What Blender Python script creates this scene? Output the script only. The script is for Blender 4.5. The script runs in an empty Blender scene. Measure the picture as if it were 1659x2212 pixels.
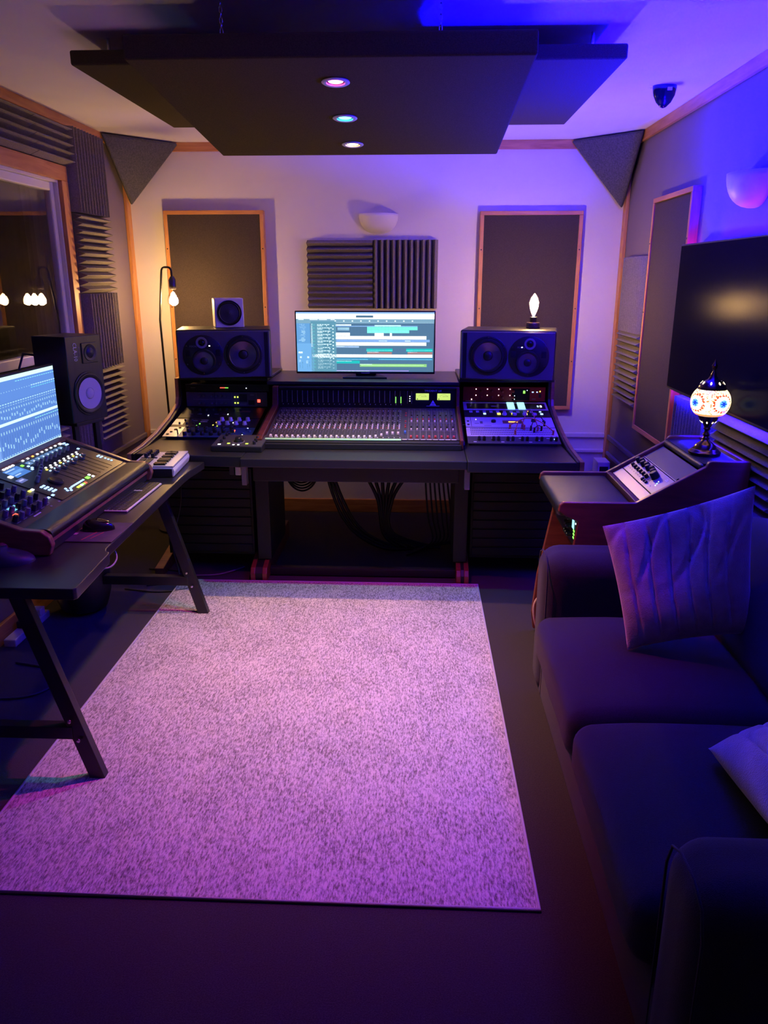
import bpy, bmesh, math, random
from mathutils import Matrix, Vector, noise
random.seed(7)
S = bpy.context.scene
COL = S.collection
PI = math.pi

# ------------------------------------------------------------------ camera, world, exposure
cam_d = bpy.data.cameras.new('camera')
cam_d.sensor_fit = 'VERTICAL'; cam_d.sensor_height = 36.0
cam_d.lens = 1661.0 / 2212.0 * 36.0
cam_d.clip_start = 0.02
cam = bpy.data.objects.new('camera', cam_d); COL.objects.link(cam)
psi, th = math.radians(2.4893), math.radians(16.9742)
fw = Vector((-math.sin(psi) * math.cos(th), math.cos(psi) * math.cos(th), -math.sin(th)))
rt = Vector((math.cos(psi), math.sin(psi), 0)); up = rt.cross(fw)
cam.matrix_world = Matrix(((rt.x, up.x, -fw.x, 0), (rt.y, up.y, -fw.y, 0), (rt.z, up.z, -fw.z, 1.6), (0, 0, 0, 1)))
S.camera = cam
w = bpy.data.worlds.new('world'); S.world = w; w.use_nodes = True
w.node_tree.nodes['Background'].inputs[0].default_value = (0.02, 0.015, 0.03, 1)
w.node_tree.nodes['Background'].inputs[1].default_value = 0.05
S.view_settings.view_transform = 'Standard'; S.view_settings.look = 'None'
S.view_settings.gamma = 1.0; S.view_settings.use_curve_mapping = False
S.view_settings.exposure = 0.0
# light strengths of the room's own lamps
P_BULB_L, P_BULB_R = 560.0, 440.0         # radiance of the glowing filaments
C_BULB = (1.0, 0.56, 0.20)
P_LED, P_LED_LOW = 90.0, 14.0
W_LED = 290.0                              # watts given off upward by the strip behind the television
C_LED = (0.0012, 0.00003, 1.0)
SPOTS = (((1.0, 0.07, 0.40), 182.0), ((0.03, 0.72, 0.48), 100.0), ((1.0, 0.50, 0.22), 138.0))
LENS = ((1.0, .10, .45), (.05, .75, .80), (1.0, .55, .30))

# ------------------------------------------------------------------ materials
def L(h):
    h = h.lstrip('#'); c = [int(h[i:i + 2], 16) / 255 for i in (0, 2, 4)]
    return tuple(x / 12.92 if x <= .04045 else ((x + .055) / 1.055) ** 2.4 for x in c)
MATS = {}
def mat(name, col, rough=.6, metal=0., emit=None, es=0., noise_amt=0., noise_scale=40., bump=0., bump_scale=200., sheen=0., coat=0., stretch=None, spec=.5):
    if name in MATS: return MATS[name]
    m = bpy.data.materials.new(name); m.use_nodes = True; MATS[name] = m
    nt = m.node_tree; b = nt.nodes['Principled BSDF']
    b.inputs['Base Color'].default_value = (*col, 1); b.inputs['Roughness'].default_value = rough
    b.inputs['Metallic'].default_value = metal; b.inputs['Specular IOR Level'].default_value = spec
    if emit: b.inputs['Emission Color'].default_value = (*emit, 1); b.inputs['Emission Strength'].default_value = es
    if sheen: b.inputs['Sheen Weight'].default_value = sheen; b.inputs['Sheen Roughness'].default_value = .5
    if coat: b.inputs['Coat Weight'].default_value = coat; b.inputs['Coat Roughness'].default_value = .1
    tc = nt.nodes.new('ShaderNodeTexCoord'); mp = nt.nodes.new('ShaderNodeMapping')
    nt.links.new(tc.outputs['Object'], mp.inputs[0])
    if stretch: mp.inputs['Scale'].default_value = stretch
    if noise_amt:
        n = nt.nodes.new('ShaderNodeTexNoise'); n.inputs['Scale'].default_value = noise_scale; n.inputs['Detail'].default_value = 4
        r = nt.nodes.new('ShaderNodeValToRGB'); nt.links.new(mp.outputs[0], n.inputs['Vector']); nt.links.new(n.outputs['Fac'], r.inputs[0])
        r.color_ramp.elements[0].position = .3; r.color_ramp.elements[1].position = .7
        r.color_ramp.elements[0].color = (*[c * (1 - noise_amt) for c in col], 1); r.color_ramp.elements[1].color = (*[min(1, c * (1 + noise_amt)) for c in col], 1)
        nt.links.new(r.outputs[0], b.inputs['Base Color'])
    if bump:
        n2 = nt.nodes.new('ShaderNodeTexNoise'); n2.inputs['Scale'].default_value = bump_scale; n2.inputs['Detail'].default_value = 3
        bp = nt.nodes.new('ShaderNodeBump'); bp.inputs['Strength'].default_value = bump; bp.inputs['Distance'].default_value = .002
        nt.links.new(mp.outputs[0], n2.inputs['Vector']); nt.links.new(n2.outputs['Fac'], bp.inputs['Height']); nt.links.new(bp.outputs[0], b.inputs['Normal'])
    return m
def wood(name, c1, c2, rough=.45, stretch=(1, 1, 1), scale=6.):
    m = bpy.data.materials.new(name); m.use_nodes = True; MATS[name] = m
    nt = m.node_tree; b = nt.nodes['Principled BSDF']; b.inputs['Roughness'].default_value = rough
    tc = nt.nodes.new('ShaderNodeTexCoord'); mp = nt.nodes.new('ShaderNodeMapping'); mp.inputs['Scale'].default_value = stretch
    n = nt.nodes.new('ShaderNodeTexNoise'); n.inputs['Scale'].default_value = scale; n.inputs['Detail'].default_value = 6; n.inputs['Distortion'].default_value = 1.2
    r = nt.nodes.new('ShaderNodeValToRGB'); r.color_ramp.elements[0].position = .32; r.color_ramp.elements[1].position = .66
    r.color_ramp.elements[0].color = (*c1, 1); r.color_ramp.elements[1].color = (*c2, 1)
    nt.links.new(tc.outputs['Object'], mp.inputs[0]); nt.links.new(mp.outputs[0], n.inputs['Vector']); nt.links.new(n.outputs['Fac'], r.inputs[0]); nt.links.new(r.outputs[0], b.inputs['Base Color'])
    return m
def emis(name, col, s):
    m = bpy.data.materials.new(name); m.use_nodes = True; MATS[name] = m
    nt = m.node_tree; nt.nodes.clear(); e = nt.nodes.new('ShaderNodeEmission'); o = nt.nodes.new('ShaderNodeOutputMaterial')
    e.inputs[0].default_value = (*col, 1); e.inputs[1].default_value = s; nt.links.new(e.outputs[0], o.inputs[0]); return m
def clear_glass(name, refl=.08, tint=(1, 1, 1), rough=.0):
    m = bpy.data.materials.new(name); m.use_nodes = True; MATS[name] = m
    nt = m.node_tree; nt.nodes.clear(); o = nt.nodes.new('ShaderNodeOutputMaterial'); mx = nt.nodes.new('ShaderNodeMixShader')
    t = nt.nodes.new('ShaderNodeBsdfTransparent'); t.inputs[0].default_value = (*tint, 1); g = nt.nodes.new('ShaderNodeBsdfGlossy'); g.inputs['Roughness'].default_value = rough
    f = nt.nodes.new('ShaderNodeLayerWeight'); f.inputs[0].default_value = .5
    p = nt.nodes.new('ShaderNodeMath'); p.operation = 'POWER'; p.inputs[1].default_value = 4.
    a = nt.nodes.new('ShaderNodeMath'); a.operation = 'MULTIPLY_ADD'; a.inputs[1].default_value = .9; a.inputs[2].default_value = refl; a.use_clamp = True
    nt.links.new(f.outputs['Facing'], p.inputs[0]); nt.links.new(p.outputs[0], a.inputs[0]); nt.links.new(a.outputs[0], mx.inputs[0]); nt.links.new(t.outputs[0], mx.inputs[1]); nt.links.new(g.outputs[0], mx.inputs[2]); nt.links.new(mx.outputs[0], o.inputs[0]); return m

M_white = mat('white_wall_paint', (.72, .69, .66), .75, noise_amt=.03, noise_scale=3, bump=.15, bump_scale=120)
M_ceil = mat('ceiling_paint', (.88, .86, .84), .8, noise_amt=.03, noise_scale=2, bump=.25, bump_scale=90)
M_mauve = mat('taupe_wall_paint', (.19, .155, .185), .8, noise_amt=.05, noise_scale=3, bump=.2, bump_scale=120)
M_carpet = mat('charcoal_carpet', (.034, .027, .021), .95, noise_amt=.5, noise_scale=260, bump=1., bump_scale=500, sheen=.15, spec=.2)
M_dark = mat('booth_dark', (.045, .038, .035), .9)
M_pine = wood('pine', (.50, .20, .055), (.66, .32, .10), .42, (9, 9, 1.2), 3.)
M_pine_y = wood('pine_along', (.46, .18, .05), (.64, .30, .095), .42, (9, .9, 9), 3.)
M_pine_x = wood('pine_across', (.46, .18, .05), (.64, .30, .095), .42, (.9, 9, 9), 3.)
M_mahog = wood('red_brown_wood', (.16, .035, .02), (.25, .065, .035), .35, (1.5, 10, 10), 3.)
M_cheek = wood('dark_red_wood', (.075, .014, .010), (.13, .028, .018), .4, (1.5, 10, 10), 3.)
M_woodlit = wood('lamplit_wood', (.46, .24, .11), (.62, .34, .16), .42, (9, .9, 9), 3.)  # desk-side wood made lighter to stand for the bulb's light on it
M_walnut = wood('walnut', (.20, .07, .035), (.32, .125, .06), .38, (1.5, 10, 10), 3.)
M_white_trim = mat('white_trim', (.75, .73, .71), .45)
M_fab_b = mat('brown_black_fabric', (.055, .040, .030), .9, noise_amt=.3, noise_scale=350, bump=.6, bump_scale=600, stretch=(1, 1, 1))
M_fab_k = mat('black_felt', (.105, .090, .030), .95, noise_amt=.25, noise_scale=300, bump=.5, bump_scale=500, spec=.02)
M_fab_g = mat('grey_felt', (.085, .085, .09), .95, noise_amt=.3, noise_scale=120, bump=.6, bump_scale=300)
M_foam = mat('grey_foam', (.20, .18, .165), .95, noise_amt=.2, noise_scale=150, bump=.6, bump_scale=500)
M_black = mat('black_plastic', (.012, .012, .013), .45)
M_blackg = mat('black_gloss', (.008, .008, .009), .12)
M_blackm = mat('black_metal', (.014, .014, .015), .35, .0)
M_desk = mat('black_laminate', (.016, .016, .018), .34, bump=.12, bump_scale=900)
M_void = mat('matt_black', (.0045, .0045, .005), .6)
M_grey = mat('dark_grey_plastic', (.045, .045, .048), .5)
M_mid = mat('mid_grey_plastic', (.22, .22, .23), .45)
M_chrome = mat('steel', (.62, .62, .63), .25, 1.)
M_silver = mat('silver_panel', (.55, .55, .57), .38, .6)
M_plastic_w = mat('white_plastic', (.72, .71, .70), .35)
M_sofa = mat('sofa_cloth', (.024, .021, .020), .95, noise_amt=.3, noise_scale=420, bump=.7, bump_scale=600, sheen=.12, spec=.2)
M_plush = mat('purple_grey_plush', (.34, .29, .22), .85, noise_amt=.18, noise_scale=25, bump=1., bump_scale=260, sheen=.9)
M_leather = mat('black_leatherette', (.018, .018, .02), .33, bump=.4, bump_scale=700)
M_brass = mat('antique_bronze', (.10, .055, .04), .22, .9)
M_cable = mat('cable_black', (.012, .012, .013), .5)
M_beige = mat('cable_beige', (.55, .38, .22), .5)
E_filL = emis('filament_glow_left', C_BULB, P_BULB_L)
E_filR = emis('filament_glow_right', C_BULB, P_BULB_R)
E_led = emis('violet_led', (.05, .01, 1.), P_LED)
E_led3 = emis('magenta_fill', (.55, .005, 1.), 300.0)  # glow for the dots added beside the wooden panel
E_led2 = emis('violet_led_lower', (.55, .42, 1.), P_LED_LOW)
E_w = emis('led_white', (.85, .9, 1.), 3.)
E_bl = emis('led_blue_white', (.35, .55, 1.), 2.2)
E_g = emis('led_green', (.25, 1., .1), 2.)
E_gy = emis('led_yellow_green', (.75, 1., .12), 1.6)
E_y = emis('led_yellow', (1., .85, .15), 1.6)
E_r = emis('led_red', (1., .08, .05), 3.)
E_o = emis('led_orange', (1., .45, .08), 2.5)
E_cy = emis('screen_cyan', (.35, .8, 1.), 1.6)
G_bulb = clear_glass('bulb_glass', .05)
G_pane = clear_glass('window_glass', .07, (.82, .82, .82))

def screen_mat():
    m = bpy.data.materials.new('screen_picture'); m.use_nodes = True
    nt = m.node_tree; b = nt.nodes['Principled BSDF']; a = nt.nodes.new('ShaderNodeVertexColor'); a.layer_name = 'col'
    b.inputs['Base Color'].default_value = (.01, .01, .012, 1); b.inputs['Roughness'].default_value = .3
    nt.links.new(a.outputs['Color'], b.inputs['Emission Color']); b.inputs['Emission Strength'].default_value = 1.0
    return m
M_screen = screen_mat()

# ------------------------------------------------------------------ mesh building
def FR(o, u, v):
    u = Vector(u).normalized(); v = Vector(v); v = (v - u * v.dot(u)).normalized(); n = u.cross(v)
    return Matrix(((u.x, v.x, n.x, o[0]), (u.y, v.y, n.y, o[1]), (u.z, v.z, n.z, o[2]), (0, 0, 0, 1)))
def TR(x, y, z, rz=0.): return Matrix.Translation((x, y, z)) @ Matrix.Rotation(rz, 4, 'Z')
I4 = Matrix.Identity(4)
ROOTINV = {}
class MB:
    def __init__(s, M=None): s.v = []; s.f = []; s.M = M or I4; s.c = []
    def add(s, vs, fs, M=None):
        T = s.M @ M if M else s.M; b = len(s.v)
        s.v += [T @ Vector(p) for p in vs]; s.f += [tuple(i + b for i in f) for f in fs]; return s
    def box(s, x0, x1, y0, y1, z0, z1, M=None):
        return s.add([(x0, y0, z0), (x1, y0, z0), (x1, y1, z0), (x0, y1, z0), (x0, y0, z1), (x1, y0, z1), (x1, y1, z1), (x0, y1, z1)],
                     [(3, 2, 1, 0), (4, 5, 6, 7), (0, 1, 5, 4), (1, 2, 6, 5), (2, 3, 7, 6), (3, 0, 4, 7)], M)
    def quad(s, x0, y0, x1, y1, z=0., M=None): return s.add([(x0, y0, z), (x1, y0, z), (x1, y1, z), (x0, y1, z)], [(0, 1, 2, 3)], M)
    def prism(s, poly, z0, z1, M=None):
        n = len(poly); vs = [(p[0], p[1], z0) for p in poly] + [(p[0], p[1], z1) for p in poly]
        return s.add(vs, [tuple(reversed(range(n))), tuple(range(n, 2 * n))] + [(i, (i + 1) % n, n + (i + 1) % n, n + i) for i in range(n)], M)
    def lathe(s, prof, n=16, M=None, caps=True):
        vs = []; fs = []; m = len(prof)
        for (r, z) in prof:
            for k in range(n): a = 2 * PI * k / n; vs.append((r * math.cos(a), r * math.sin(a), z))
        for i in range(m - 1):
            for k in range(n): k2 = (k + 1) % n; fs.append((i * n + k, i * n + k2, (i + 1) * n + k2, (i + 1) * n + k))
        if caps: fs.append(tuple(reversed(range(n)))); fs.append(tuple((m - 1) * n + k for k in range(n)))
        return s.add(vs, fs, M)
    def cyl(s, x, y, z0, z1, r, n=12, r2=None, M=None):
        T = Matrix.Translation((x, y, 0)); return s.lathe([(r, z0), (r if r2 is None else r2, z1)], n, (M @ T) if M else T)
    def sphere(s, x, y, z, r, n=12, k=8, M=None, sz=1.):
        T = Matrix.Translation((x, y, z))
        return s.lathe([(max(1e-4, r * math.sin(PI * i / k)), -r * sz * math.cos(PI * i / k)) for i in range(k + 1)], n, (M @ T) if M else T, False)
    def tube(s, pts, r, n=6, closed=False):
        P = [Vector(p) for p in pts]; m = len(P); vs = []; fs = []
        rad = r if isinstance(r, (list, tuple)) else [r] * m
        nrm = None
        for i, p in enumerate(P):
            a = P[(i - 1) % m] if (closed or i > 0) else p; b = P[(i + 1) % m] if (closed or i < m - 1) else p
            t = (b - a).normalized()
            if nrm is None: nrm = t.orthogonal().normalized()
            nrm = (nrm - t * nrm.dot(t)); nrm = nrm.normalized() if nrm.length > 1e-6 else t.orthogonal().normalized()
            bn = t.cross(nrm)
            for k in range(n): q = 2 * PI * k / n; vs.append(p + (nrm * math.cos(q) + bn * math.sin(q)) * rad[i])
        for i in range(m if closed else m - 1):
            j = (i + 1) % m
            for k in range(n): k2 = (k + 1) % n; fs.append((i * n + k, i * n + k2, j * n + k2, j * n + k))
        if not closed: fs.append(tuple(reversed(range(n)))); fs.append(tuple((m - 1) * n + k for k in range(n)))
        return s.add(vs, fs)
    def bar(s, a, b, wx, wy, upv=(0, 0, 1)):
        a, b = Vector(a), Vector(b); d = b - a; T = FR(a, Vector(upv).cross(d) if Vector(upv).cross(d).length > 1e-5 else (1, 0, 0), d)
        T = Matrix(((T[0][0], T[0][2], T[0][1], a.x), (T[1][0], T[1][2], T[1][1], a.y), (T[2][0], T[2][2], T[2][1], a.z), (0, 0, 0, 1)))
        return s.box(-wx / 2, wx / 2, -wy / 2, wy / 2, 0, d.length, T)
    def soft(s, x0, x1, y0, y1, z0, z1, r, bulge=0., N=9, M=None, wob=0.):
        c = Vector(((x0 + x1) / 2, (y0 + y1) / 2, (z0 + z1) / 2)); h = Vector(((x1 - x0) / 2, (y1 - y0) / 2, (z1 - z0) / 2)); r = min(r, h.x, h.y, h.z)
        idx = {}; vs = []; fs = []
        ts = [-1 + 2 * i / N for i in range(N + 1)]
        def warp(t, hh):   # more samples in the rounded rim
            k = r / hh; a = abs(t)
            if k >= .999: return t
            g = (a / .5) * (1 - k) if a < .5 else (1 - k) + (a - .5) / .5 * k
            return math.copysign(g, t)
        for ax in range(3):
            for sg in (-1, 1):
                g = []
                for i in range(N + 1):
                    for j in range(N + 1):
                        q = [0, 0, 0]; o = [k for k in range(3) if k != ax]
                        q[ax] = sg; q[o[0]] = warp(ts[i], h[o[0]]); q[o[1]] = warp(ts[j], h[o[1]])
                        p = Vector((q[0] * h.x, q[1] * h.y, q[2] * h.z)); inn = Vector([max(-(h[k] - r), min(h[k] - r, p[k])) for k in range(3)])
                        d = p - inn; p2 = inn + d.normalized() * r if d.length > 1e-9 else p
                        if bulge: 
                            fx, fy = 1 - (p2.x / h.x) ** 2, 1 - (p2.y / h.y) ** 2
                            p2.z += bulge * max(0, fx) ** .6 * max(0, fy) ** .6 * (1 if p2.z > 0 else 0)
                        p2 = p2 + c
                        if wob: p2 = p2 + Vector(noise.noise_vector(p2 * 5.)) * wob
                        key = tuple(round(x, 5) for x in p2)
                        if key not in idx: idx[key] = len(vs); vs.append(tuple(p2))
                        g.append(idx[key])
                for i in range(N):
                    for j in range(N):
                        f = [g[i * (N + 1) + j], g[(i + 1) * (N + 1) + j], g[(i + 1) * (N + 1) + j + 1], g[i * (N + 1) + j + 1]]
                        if (sg > 0) != (ax != 1): f.reverse()
                        f2 = []
                        for x in f:
                            if x not in f2: f2.append(x)
                        if len(f2) > 2: fs.append(tuple(f2))
        return s.add(vs, fs, M)
    def mesh(s, name, inv=None):
        me = bpy.data.meshes.new(name); me.from_pydata([tuple((inv @ p) if inv else p) for p in s.v], [], s.f); me.update(); return me
    def build(s, name, m, parent=None, smooth=False, bevel=0., seg=2, label=None, kind=None, solid=0.):
        inv = ROOTINV.get(parent.name) if parent else None
        o = bpy.data.objects.new(name, s.mesh(name, inv)); COL.objects.link(o)
        o.data.materials.append(m)
        if parent: o.parent = parent; ROOTINV[o.name] = inv or I4
        else: ROOTINV[o.name] = I4
        if smooth:
            for p in o.data.polygons: p.use_smooth = True
            o.data.set_sharp_from_angle(angle=math.radians(40 if smooth is True else smooth))
        if solid: q = o.modifiers.new('solid', 'SOLIDIFY'); q.thickness = solid; q.offset = 0
        if bevel: q = o.modifiers.new('bevel', 'BEVEL'); q.width = bevel; q.segments = seg; q.limit_method = 'ANGLE'; q.harden_normals = False
        if label: o['label'] = label
        if kind: o['kind'] = kind
        return o
def tag(o, label, cat, group=None):
    o['label'] = label; o['category'] = cat
    if group: o['group'] = group
    return o
def thing(name, label, cat, loc=(0, 0, 0), rz=0., group=None):
    o = bpy.data.objects.new(name, None); COL.objects.link(o); o.empty_display_size = .1
    o.location = loc; o.rotation_euler = (0, 0, rz); ROOTINV[o.name] = TR(*loc, rz).inverted()
    return tag(o, label, cat, group)
def inst(me, name, m, parent, Mw, label=None):
    o = bpy.data.objects.new(name, me); COL.objects.link(o)
    if m and not me.materials: me.materials.append(m)
    o.parent = parent; o.matrix_basis = ROOTINV[parent.name] @ Mw
    if label: o['label'] = label
    return o
def struct(o): o['kind'] = 'structure'; return o
def text(body, size, M, m, parent, name='lettering', depth=.0006, align='CENTER', xs=1.):
    cu = bpy.data.curves.new('txt', 'FONT'); cu.body = body; cu.size = size; cu.align_x = align; cu.align_y = 'CENTER'; cu.extrude = depth; cu.resolution_u = 2
    to = bpy.data.objects.new('txt', cu); COL.objects.link(to)
    dg = bpy.context.evaluated_depsgraph_get(); me = bpy.data.meshes.new_from_object(to.evaluated_get(dg))
    bpy.data.objects.remove(to); bpy.data.curves.remove(cu)
    me.transform(ROOTINV[parent.name] @ M @ Matrix.Diagonal((xs, 1, 1, 1)))
    o = bpy.data.objects.new(name, me); COL.objects.link(o); me.materials.clear(); me.materials.append(m); o.parent = parent; ROOTINV[o.name] = ROOTINV[parent.name]
    return o
def picture(name, M, wd, ht, rects, parent, gain=1.):
    """a lit screen drawn as flat coloured rectangles (x0,y0,x1,y1 in 0..1 from top-left)"""
    mb = MB(M); cols = []
    for k, (x0, y0, x1, y1, c) in enumerate(rects):
        mb.quad(x0 * wd, (1 - y1) * ht, x1 * wd, (1 - y0) * ht, min(k, 6) * .00012 + (k > 6) * .0006); cols.append(c)
    o = mb.build(name, M_screen, parent)
    ca = o.data.color_attributes.new('col', 'FLOAT_COLOR', 'CORNER')
    for p in o.data.polygons:
        c = cols[p.index]
        for li in p.loop_indices: ca.data[li].color = (c[0] * gain, c[1] * gain, c[2] * gain, 1)
    return o

XL, XR, D, HC = -1.885, 1.30, 5.245, 2.41
YB = -1.2
# ------------------------------------------------------------------ room shell
struct(MB().box(XL - .3, XR + .3, YB - .3, D + .3, -.1, 0).build('floor', M_carpet))
struct(MB().box(XL - .3, XR + .3, YB - .3, D + .3, HC, HC + .1).build('ceiling', M_ceil))
struct(MB().box(XL - .3, XR + .3, D, D + .2, 0, HC).build('wall_back', M_white))
struct(MB().box(XR, XR + .2, YB, D, 0, HC).build('wall_right', M_mauve))
struct(MB().box(XL - .3, XR + .3, YB - .2, YB, 0, HC).build('wall_front', M_mauve))
WY0, WY1, WZ0, WZ1 = 2.15, 4.252, 1.18, 2.083
b = MB(); b.box(XL - .2, XL, YB, WY0, 0, HC).box(XL - .2, XL, WY1, D, 0, HC).box(XL - .2, XL, WY0, WY1, 0, WZ0).box(XL - .2, XL, WY0, WY1, WZ1, HC)
struct(b.build('wall_left', M_mauve))
# booth behind the window
b = MB(); b.box(-3.9, -3.8, 1.2, 5.2, .3, 2.45).box(-3.9, XL - .2, 5.2, 5.3, .3, 2.45).box(-3.9, XL - .2, 1.1, 1.2, .3, 2.45).box(-3.9, XL - .2, 1.2, 5.2, .3, .4).box(-3.9, XL - .2, 1.2, 5.2, 2.42, 2.5)
bo = b.build('wall_booth', M_dark); struct(bo)
# window
wi = bpy.data.objects.new('window_1', None); COL.objects.link(wi); wi.location = (XL, 3.2, WZ0); ROOTINV['window_1'] = TR(XL, 3.2, WZ0).inverted(); struct(wi)
aw = .075
b = MB().box(XL, XL + .022, WY0 - aw, WY1 + aw, WZ1, WZ1 + aw); b.build('architrave', M_pine_y, wi, bevel=.003)
b = MB().box(XL, XL + .022, WY1, WY1 + aw, WZ0 - .06, WZ1); b.build('architrave', M_pine, wi, bevel=.003)
b = MB().box(XL, XL + .022, WY0 - aw, WY0, WZ0 - .06, WZ1); b.build('architrave', M_pine, wi, bevel=.003)
b = MB(); b.box(XL - .2, XL, WY1 - .012, WY1, WZ0, WZ1).box(XL - .2, XL, WY0, WY1 - .012, WZ1 - .012, WZ1).box(XL - .2, XL, WY0, WY0 + .012, WZ0, WZ1)
b.build('reveal', M_white_trim, wi)
b = MB(); b.box(XL - .06, XL - .02, WY1 - .05, WY1 - .012, WZ0, WZ1).box(XL - .06, XL - .02, WY0 + .012, WY1 - .05, WZ1 - .055, WZ1 - .012).box(XL - .06, XL - .02, WY0 + .012, WY1 - .05, WZ0, WZ0 + .05)
b.build('sash', M_white_trim, wi, bevel=.006)
MB().box(XL - .2, XL + .05, WY0 - .1, WY1 + .1, WZ0 - .035, WZ0).build('window_sill', M_white_trim, wi, bevel=.008)
for k, dx in enumerate((.030, .052, .074, .15, .172)):
    a = MB(); y0, y1 = WY0 + .013, WY1 - .013
    a.add([(XL - dx, y1, WZ0 + .002), (XL - dx - .035, y0, WZ0 + .002), (XL - dx - .035, y0, WZ1 - .014), (XL - dx, y1, WZ1 - .014)], [(3, 2, 1, 0)])
    a.build('pane', G_pane, wi)
# trims
def trim(n, m, *bx, bevel=.003): 
    b = MB()
    for q in bx: b.box(*q)
    return struct(b.build('trim_%d' % n, m, bevel=bevel))
trim(1, M_pine_y, (XL, XL + .02, YB, D, 2.362, HC)); trim(2, M_pine_y, (XR - .02, XR, YB, D, 2.356, HC)); trim(3, M_pine_x, (XL + .02, XR - .02, D - .02, D, 2.357, HC))
trim(4, M_pine, (XL, XL + .022, D - .062, D, .1, 2.362)); trim(5, M_pine, (XR - .022, XR, D - .062, D, .1, 2.356))
for n, (z0, z1) in enumerate(((.552, .585), (.447, .472))):
    trim(6 + n, M_white_trim, (XL + .022, XR - .022, D - .018, D, z0, z1), bevel=.006)
    trim(8 + n, M_mauve, (XL, XL + .018, YB, D - .062, z0 - .01, z1 - .01), bevel=.006)
    trim(10 + n, M_mauve, (XR - .018, XR, YB, D - .062, z0, z1), bevel=.006)
struct(MB().box(XL, XR, D - .018, D, 0, .095).build('baseboard_back', M_pine_x, bevel=.004))
struct(MB().box(XL, XL + .018, YB, D - .02, 0, .095).build('baseboard_left', M_pine_y, bevel=.004))
struct(MB().box(XR - .018, XR, YB, D - .02, 0, .095).build('baseboard_right', M_pine_y, bevel=.004))

# ------------------------------------------------------------------ ceiling clouds
def tiltz(y): return 2.205 - .0833 * (y - 2.485)
cl = thing('ceiling_cloud', 'large square black felt ceiling panel tilted on chains with three coloured spotlights in it', 'acoustic panel', (-.272, 3.07, 2.12))
CT = FR((-.867, 2.485, 2.205), (1, 0, 0), (0, 1.165, -.097))
MB(CT).box(0, 1.198, 0, 1.169, 0, .068).build('panel', M_fab_k, cl, bevel=.008, seg=3)
link = MB(); ring = [(.0045 * math.cos(a), 0, .009 * math.sin(a)) for a in [2 * PI * k / 10 for k in range(10)]]; link.tube(ring, .0013, 5, True)
for (cx_, cy_) in ((-.60, 2.6), (.055, 2.6), (-.60, 3.52), (.055, 3.52)):
    c = MB(); z = tiltz(cy_) + .068
    c.cyl(cx_, cy_, z - .004, z + .004, .012); n = int((HC - z) / .0145)
    for k in range(n + 1):
        M = TR(cx_, cy_, z + .012 + k * .0145, (k % 2) * PI / 2); vs = [M @ p for p in link.v]
        c.add([v for v in vs if True], link.f)
    c.cyl(cx_, cy_, HC - .006, HC, .014)
    c.build('chain', M_chrome, cl)
for (x0, x1, lab) in ((-1.212, -.50, 'black felt ceiling panel under the ceiling on the window side of the square cloud'), (-.02, .690, 'black felt ceiling panel under the ceiling on the television side of the square cloud')):
    t = thing('ceiling_panel', lab, 'acoustic panel', ((x0 + x1) / 2, 3.52, 2.30), 0, 'flat side panels of the ceiling cloud')
    MB().box(x0, x1, 2.94, 4.105, 2.30, 2.348).build('panel', M_fab_k, t, bevel=.008, seg=3)
    c = MB()
    for xx in (x0 + .1, x1 - .1):
        for yy in (3.05, 4.0): c.cyl(xx, yy, 2.345, HC, .006, 8)
    c.build('hanger', M_chrome, t)
for (py, nm, colr, ci) in ((2.693, 'pink', '#ffd0dc', 0), (3.083, 'turquoise', '#b0fff8', 1), (3.456, 'orange', '#ffe6c8', 2)):
    px = (-.269, -.276, -.279)[ci]; z = tiltz(py)
    t = thing('downlight', 'small round recessed spotlight glowing %s in the black ceiling cloud' % nm, 'spotlight', (px, py, z), 0, 'spotlights in the ceiling cloud')
    F = FR((px, py, z), (1, 0, 0), (0, -1.165, .097))   # normal points down
    c, pw = SPOTS[ci]
    MB(F).lathe([(.028, -.004), (.043, -.001), (.045, .003), (.040, .006), (.030, .005), (.028, -.004)], 28, None, False).build('trim_ring', M_white_trim, t, smooth=True)
    E = emis('spot_glow_' + nm, LENS[ci], 14.); mb = MB(F); mb.lathe([(.028, -.002), (.022, .001), (.012, .003), (.001, .0035)], 24); mb.build('lens', E, t, smooth=True)
    ld = bpy.data.lights.new('spot_' + nm, 'SPOT'); ld.energy = pw; ld.color = c; ld.spot_size = math.radians(82); ld.spot_blend = .9; ld.shadow_soft_size = .018
    lo = bpy.data.objects.new('spot_' + nm, ld); COL.objects.link(lo); lo.parent = t; lo.location = (0, 0, -.012)
# motion sensor
t = thing('motion_sensor', 'dark wedge-shaped motion sensor fixed to the blue-lit ceiling near the right wall', 'sensor', (1.075, 3.84, HC))
b = MB(); N = 14
rows = []
for i, (zz, s_) in enumerate(((0, 1.), (-.012, 1.), (-.04, .9), (-.068, .62), (-.086, .25), (-.09, .03))):
    rows.append([(.052 * s_ * math.cos(PI + PI * k / N), .034 * s_ * math.sin(PI + PI * k / N) * 1.1, zz) for k in range(N + 1)])
vs = [p for r in rows for p in r]; fs = []
for i in range(len(rows) - 1):
    for k in range(N): fs.append((i * (N + 1) + k, i * (N + 1) + k + 1, (i + 1) * (N + 1) + k + 1, (i + 1) * (N + 1) + k))
    fs.append((i * (N + 1), (i + 1) * (N + 1), (i + 1) * (N + 1) + N, i * (N + 1) + N))
b.add(vs, fs, TR(1.075, 3.85, HC)); b.build('housing', M_blackg, t, smooth=True)
MB().box(1.077, 1.096, 3.806, 3.8125, HC - .026, HC - .014).build('badge', M_plastic_w, t)

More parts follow.
